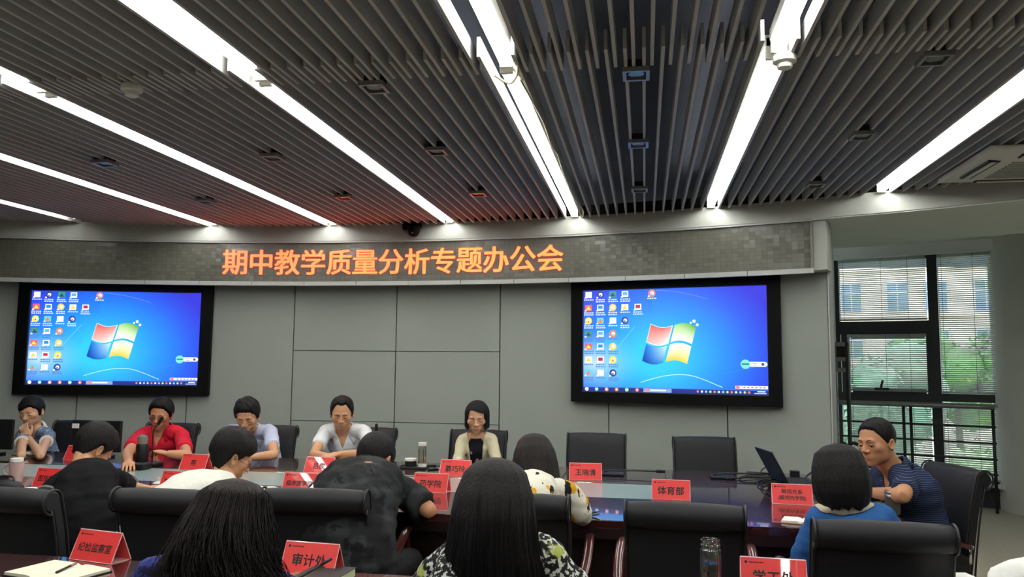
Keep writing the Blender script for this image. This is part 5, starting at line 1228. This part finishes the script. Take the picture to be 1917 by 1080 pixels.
t = thing('thermos_cup', 'grey ribbed steel cup with a lid in front of the navy polo', 'cup', place(1672, 962)); MB().lathe([(.001, 0), (.034, 0), (.036, .01), (.037, .085), (.001, .085)], (0, 0, 0), 22).build('body', mat('smoked plastic', lin(70, 68, 66), .3, coat=.4, noise=.05), t, 50); MB().lathe([(.001, .085), (.0385, .085), (.0385, .098), (.0365, .100), (.0385, .102), (.0385, .113), (.036, .117), (.001, .118)], (0, 0, 0), 22).build('lid', mSTEEL, t, 50)
# laptop, its cables and a gooseneck microphone
lp = place(1494, 905); t = thing('laptop', 'open dark laptop seen edge on with its screen tilted back', 'laptop', lp, math.radians(100))
MB().box((0, .0, .009), (.34, .235, .016), ch=.004).build('base', mPLASTIC, t); MB().box((0, -.01, .0175), (.30, .11, .002)).build('keyboard', mDARKIN, t)
th_ = math.radians(28); sc_l = MB(); sc_l.box((0, .118 + .112 * math.sin(th_), .018 + .112 * math.cos(th_)), (.34, .008, .225), rx=-th_, ch=.003); sc_l.build('screen_lid', mPLASTIC, t)
MB().box((0, .113 + .112 * math.sin(th_), .020 + .112 * math.cos(th_)), (.315, .001, .195), rx=-th_).build('display', mSCREENB, t)
def wire(name, pts, r, label, cat='cable', m=mPLASTIC): return tag(MB().tube(smooth_path(pts, 6), r, 6).build(name, m, None, True), label, cat)
def oz(px, py, dz=.006): p = onz(px, py, TZ); return (p[0], p[1], TZ + dz)
lab = ['black cable looping left from the laptop towards the card', 'black cable running along the table to the far edge', 'coiled black cable lying behind the two line card', 'black cable trailing from the laptop corner to the card', 'black cable lying straight across the blue reflection']
P_ = [[(1462, 899), (1440, 893), (1412, 890), (1390, 893), (1384, 899), (1400, 904), (1432, 903), (1458, 907)], [(1463, 895), (1440, 897), (1418, 896), (1390, 897), (1360, 899)], [(1456, 906), (1430, 902), (1418, 908), (1430, 914), (1450, 912), (1464, 907), (1452, 901), (1436, 905), (1424, 912), (1432, 922), (1444, 930)], [(1470, 902), (1455, 915), (1445, 924)], [(1455, 893), (1420, 890), (1398, 889)]]
for i, pts in enumerate(P_): wire('cable', [oz(x, y, .005 + .004 * i) for x, y in pts], .0042, lab[i])
b1 = onz(1462, 895, TZ); arc = [(1462, 895, 0), (1450, 884, .02), (1438, 875, .055), (1428, 879, .04), (1424, 889, .01), (1436, 893, .006)]
wire('cable', [(*onz(x, y + 34 * dz / .1 * .9, TZ)[:2], TZ + .006 + dz) for x, y, dz in arc], .0042, 'black cable arching up beside the laptop screen'); 
pl_ = at(1449, 876, 5.6); wp = tag(MB().box((0, 0, 0), (.045, .014, .012), ch=.003).build('cable_plug', mHOUSE), 'white plug on the arching cable left of the laptop', 'plug'); wp.location = tuple(onz(1450, 884, TZ)[:2]) + (TZ + .045,); wp.rotation_euler = (0, .3, -.3)
bx = tag(MB().box((0, 0, .03), (.06, .04, .06), ch=.004).build('power_adapter', mPLASTIC), 'small black box standing behind the laptop', 'adapter'); bx.location = place(1488, 898)
def goose(base, mid, tip, label, r=.0045, head=.05):
    base, mid, tip = (np.array(q, float) for q in (base, mid, tip)); t = thing('gooseneck_microphone', label, 'microphone', tuple(base))
    MB().box((0, 0, .012), (.11, .13, .024), ch=.006).build('base', mPLASTIC, t); pts = smooth_path([(0, 0, .02), (mid - base) * np.array([.5, .5, .4]) + np.array([0, 0, .01]), mid - base, tip - base], 5); MB().tube(pts, r, 8).build('stalk', mPLASTIC, t, True)
    d = nrm(tip - mid); q = tip - base; MB().tube([q - d * .004, q, q + d * head * .4, q + d * head, q + d * head * 1.15], [.006, .011, .0125, .011, .005], 12).build('foam_head', mFOAM, t, True); return t
goose(place(1512, 915), at(1509, 893, 5.1), at(1523, 881, 5.1), 'gooseneck microphone bending behind the bobbed hair, beside the laptop', .006)
b_ = onz(284, 872, TZ); goose((b_[0], b_[1], TZ + .0006), aty(287, 808, b_[1] - .02), aty(296, 794, b_[1] - .03), 'gooseneck microphone rising in front of the crimson shirt', head=.06)
b_ = onz(703, 868, TZ); goose((b_[0], b_[1], TZ + .0006), aty(704, 830, b_[1]), aty(704.5, 806, b_[1]), 'upright gooseneck microphone right of the pale grey shirt', head=.045)
def flat_mic(px, py, rz, label):
    t = thing('table_microphone', label, 'microphone', place(px, py), math.radians(rz)); MB().box((0, 0, .008), (.16, .12, .016), ch=.005).build('base', mPLASTIC, t); MB().tube([(.06, 0, .016), (.02, 0, .03), (-.18, .0, .034), (-.30, 0, .034)], .0045, 8).build('stalk', mPLASTIC, t, True); MB().tube([(-.30, 0, .034), (-.36, 0, .034)], [.011, .009], 10).build('foam_head', mFOAM, t, True)
flat_mic(1352, 895, 182, 'flat microphone unit with its stalk folded down, below the far right empty chair'); flat_mic(1146, 889, 178, 'flat microphone unit with folded stalk behind the card of the empty seat'); flat_mic(895, 884, 2, 'black microphone unit before the person in the cardigan')
# head table side
def monitor(px0, px1, ytop, Y, label, sticker=False):
    a_, b_ = aty(px0, ytop, Y), aty(px1, ytop, Y); w_ = b_[0] - a_[0]; ztop = (a_[2] + b_[2]) / 2; h_ = ztop - TZ - .045; c = ((a_[0] + b_[0]) / 2, Y, TZ + .0006)
    t = thing('computer_monitor', label, 'monitor', c, 0); MB().box((0, 0, .045 + h_ / 2), (w_, .025, h_), ch=.006).build('housing', mPLASTIC, t); MB().box((0, -.02, .045 + h_ * .5), (w_ * .55, .03, h_ * .55), ch=.01).build('back_cover', mPLASTIC, t)
    MB().box((0, -.01, .06), (.06, .03, .12)).build('neck', mPLASTIC, t); MB().box((0, 0, .008), (.22, .17, .015), ch=.005).build('foot', mPLASTIC, t); MB().box((0, .0135, .045 + h_ / 2), (w_ - .03, .001, h_ - .03)).build('screen', mDARKIN, t)
    if sticker: MB().box((-w_ / 2 + .035, -.0135, .045 + h_ - .045), (.062, .001, .036)).build('label', mPAPERW, t)
monitor(137, 229, 787, 5.62, 'back of a black monitor with a white label in its corner', True); monitor(-70, 27, 784, 5.60, 'back of a black monitor cut by the left photo edge')
notebook(52, 851, -10, .09, .12, 'cream notebook under the elbows of the person in denim', th=.014)
t = thing('vacuum_flask', 'dark flask with a clear glass top before the crimson shirt', 'flask', place(265, 868)); MB().lathe([(.001, 0), (.042, 0), (.044, .01), (.044, .13), (.038, .145), (.001, .145)], (0, 0, 0), 22).build('body', mPLASTIC, t, 50); MB().lathe([(.001, .146), (.036, .146), (.038, .18), (.034, .20), (.012, .21), (.001, .212)], (0, 0, 0), 22).build('glass_top', mat('smoky glass', lin(120, 116, 104), .15, coat=.8, noise=.2), t, 50)
tag_ = tag(MB().box((0, 0, .02), (.15, .10, .04), ch=.008).build('conference_unit', mPLASTIC), 'black desk unit lying right of the blue folder', 'desk unit'); tag_.location = place(258, 878)
fo = tag(MB().box((0, 0, .004), (.26, .2, .008), ch=.002).build('document_folder', mBLUEP), 'blue grey folder lying beside the labelled monitor', 'folder'); fo.location = place(216, 874); fo.rotation_euler = (0, 0, -.2)
t = thing('paper_cup', 'white and black striped cup beside the curly parted card', 'cup', place(395, 873)); t['label'] = 'white cup with a black band left of the person writing'
MB().lathe([(.001, 0), (.026, 0), (.034, .085), (.032, .085), (.025, .003), (.001, .003)], (0, 0, 0), 20).build('body', mHOUSE, t, 50); MB().lathe([(.0285, .018), (.0335, .055), (.0325, .055), (.0275, .018)], (0, 0, 0), 20).build('band', mPLASTIC, t, 50)
notebook(640, 867, -6, .09, .12, 'cream notebook under the crossed arms', th=.01)
t = thing('serving_tray', 'dark tray holding the tin and the clear bottle', 'tray', place(775, 876)); MB().box((0, 0, .004), (.20, .13, .008), ch=.003).build('plate', mPLASTIC, t); MB().tube([(x, y, .011) for x, y in ((-.098, -.063), (.098, -.063), (.098, .063), (-.098, .063), (-.098, -.063))], .004, 6).build('rim', mPLASTIC, t)
tp = place(790, 876); t = thing('water_bottle', 'tall clear glass bottle with a pale cap on the dark tray', 'bottle', (tp[0], tp[1], TZ + .0090))
MB().lathe([(.001, 0), (.028, 0), (.03, .01), (.03, .13), (.027, .142), (.027, .15), (.025, .15), (.025, .14), (.027, .128), (.027, .012), (.001, .012)], (0, 0, 0), 22).build('body', mJAR, t, 50); MB().lathe([(.001, .15), (.029, .15), (.030, .172), (.001, .174)], (0, 0, 0), 20).build('cap', mHOUSE, t, 50); MB().lathe([(.001, .0125), (.0265, .0125), (.0265, .03), (.001, .03)], (0, 0, 0), 20).build('water', mWATER, t, 50); MB().lathe([(.0285, .001), (.0312, .001), (.0312, .022), (.0285, .022)], (0, 0, 0), 22).build('foot_ring', mHOUSE, t, 50)
for s in (-1, 1): MB().box((s * .016, -.026, .08), (.004, .002, .09)).build('print', mPLASTIC, t)
tp = place(771, 875); t = thing('tea_tin', 'short metal tin with a black band on the dark tray', 'tin', (tp[0] - .01, tp[1], TZ + .0090)); MB().lathe([(.001, 0), (.042, 0), (.042, .04), (.001, .04)], (0, 0, 0), 24).build('body', mPLASTIC, t, 50); MB().lathe([(.001, .04), (.044, .04), (.044, .056), (.001, .058)], (0, 0, 0), 24).build('lid', mHOUSE, t, 50)
pen(onz(800, 879, TZ + .006), onz(828, 877, TZ + .006), 'dark pen lying right of the tray', r=.006)
# carved screen and fretwork stand by the window
sp_ = aty(1578, 900, 7.95); t = thing('carved_screen', 'narrow carved wooden screen with a glass centre beside the return wall', 'screen', (sp_[0] + .02, 7.95, 0), math.radians(-30))
mGREYW = mat('grey painted carved frame', lin(120, 122, 120), .6, noise=.1)
W_, H_ = .135, 1.74
for s in (-1, 1): MB().box((s * (W_ / 2 - .012), 0, H_ / 2), (.024, .05, H_)).build('stile', mGREYW if s < 0 else mDARKW, t)
for z_ in (.02, .42, .62, 1.48, 1.58, 1.72): MB().box((0, 0, z_), (W_ - .048, .045, .04)).build('rail', mGREYW, t)
for z0, z1 in ((.64, 1.46),): MB().box((0, 0, (z0 + z1) / 2), (W_ - .05, .008, z1 - z0)).build('glass', mPGLASS, t)
def fret(par, z0, z1, w, seed):
    rg = random.Random(seed); f_ = MB()
    for k in range(9):
        x, z = rg.uniform(-w / 2, w / 2), rg.uniform(z0, z1); f_.tube([(x + .022 * math.cos(q) * rg.uniform(.7, 1), 0, z + .02 * math.sin(q)) for q in np.linspace(0, 5.2, 8)], .0065, 6)
    f_.build('carving', mDARKW, par, True)['kind'] = 'stuff'
fret(t, 1.6, 1.7, W_ - .05, 2); fret(t, .44, .60, W_ - .05, 3); MB().box((0, .012, 1.65), (W_ - .05, .01, .1)).build('panel', mDARKW, t); MB().box((0, .012, .52), (W_ - .05, .01, .16)).build('panel', mDARKW, t); MB().box((0, 0, .22), (W_ - .05, .03, .36)).build('panel', mGREYW, t)
for s in (-1, 1): MB().box((s * .045, 0, .02), (.03, .2, .04)).build('foot', mDARKW, t)
sp2 = aty(1622, 900, 7.9); t = thing('carved_chair', 'dark carved fretwork chair back standing by the window behind the speaker', 'chair', (sp2[0], 7.9, 0), math.radians(8))
for s in (-1, 1): MB().tube(smooth_path([(s * .20, 0, 0), (s * .20, 0, .45), (s * .21, .02, .72), (s * .17, .04, .80)], 4), .018, 8).build('stile', mDARKW, t, True)
MB().tube(smooth_path([(-.21, .04, .72), (-.1, .04, .80), (0, .04, .76), (.1, .04, .80), (.21, .04, .72)], 4), .017, 8).build('top_rail', mDARKW, t, True)
f_ = MB(); rg = random.Random(4)
for k in range(26):
    x, z = rg.uniform(-.17, .17), rg.uniform(.5, .74); f_.tube([(x + .032 * math.cos(q + k), .03, z + .026 * math.sin(q + k)) for q in np.linspace(0, rg.uniform(2.6, 5.5), 8)], .009, 6)
f_.build('carved_back', mDARKW, t, True)['kind'] = 'stuff'
MB().box((0, -.2, .44), (.44, .42, .04), ch=.008).build('seat', mDARKW, t)
for sx_ in (-1, 1): MB().tube([(sx_ * .19, -.38, .43), (sx_ * .19, -.38, 0)], .02, 8).build('leg', mDARKW, t, True)
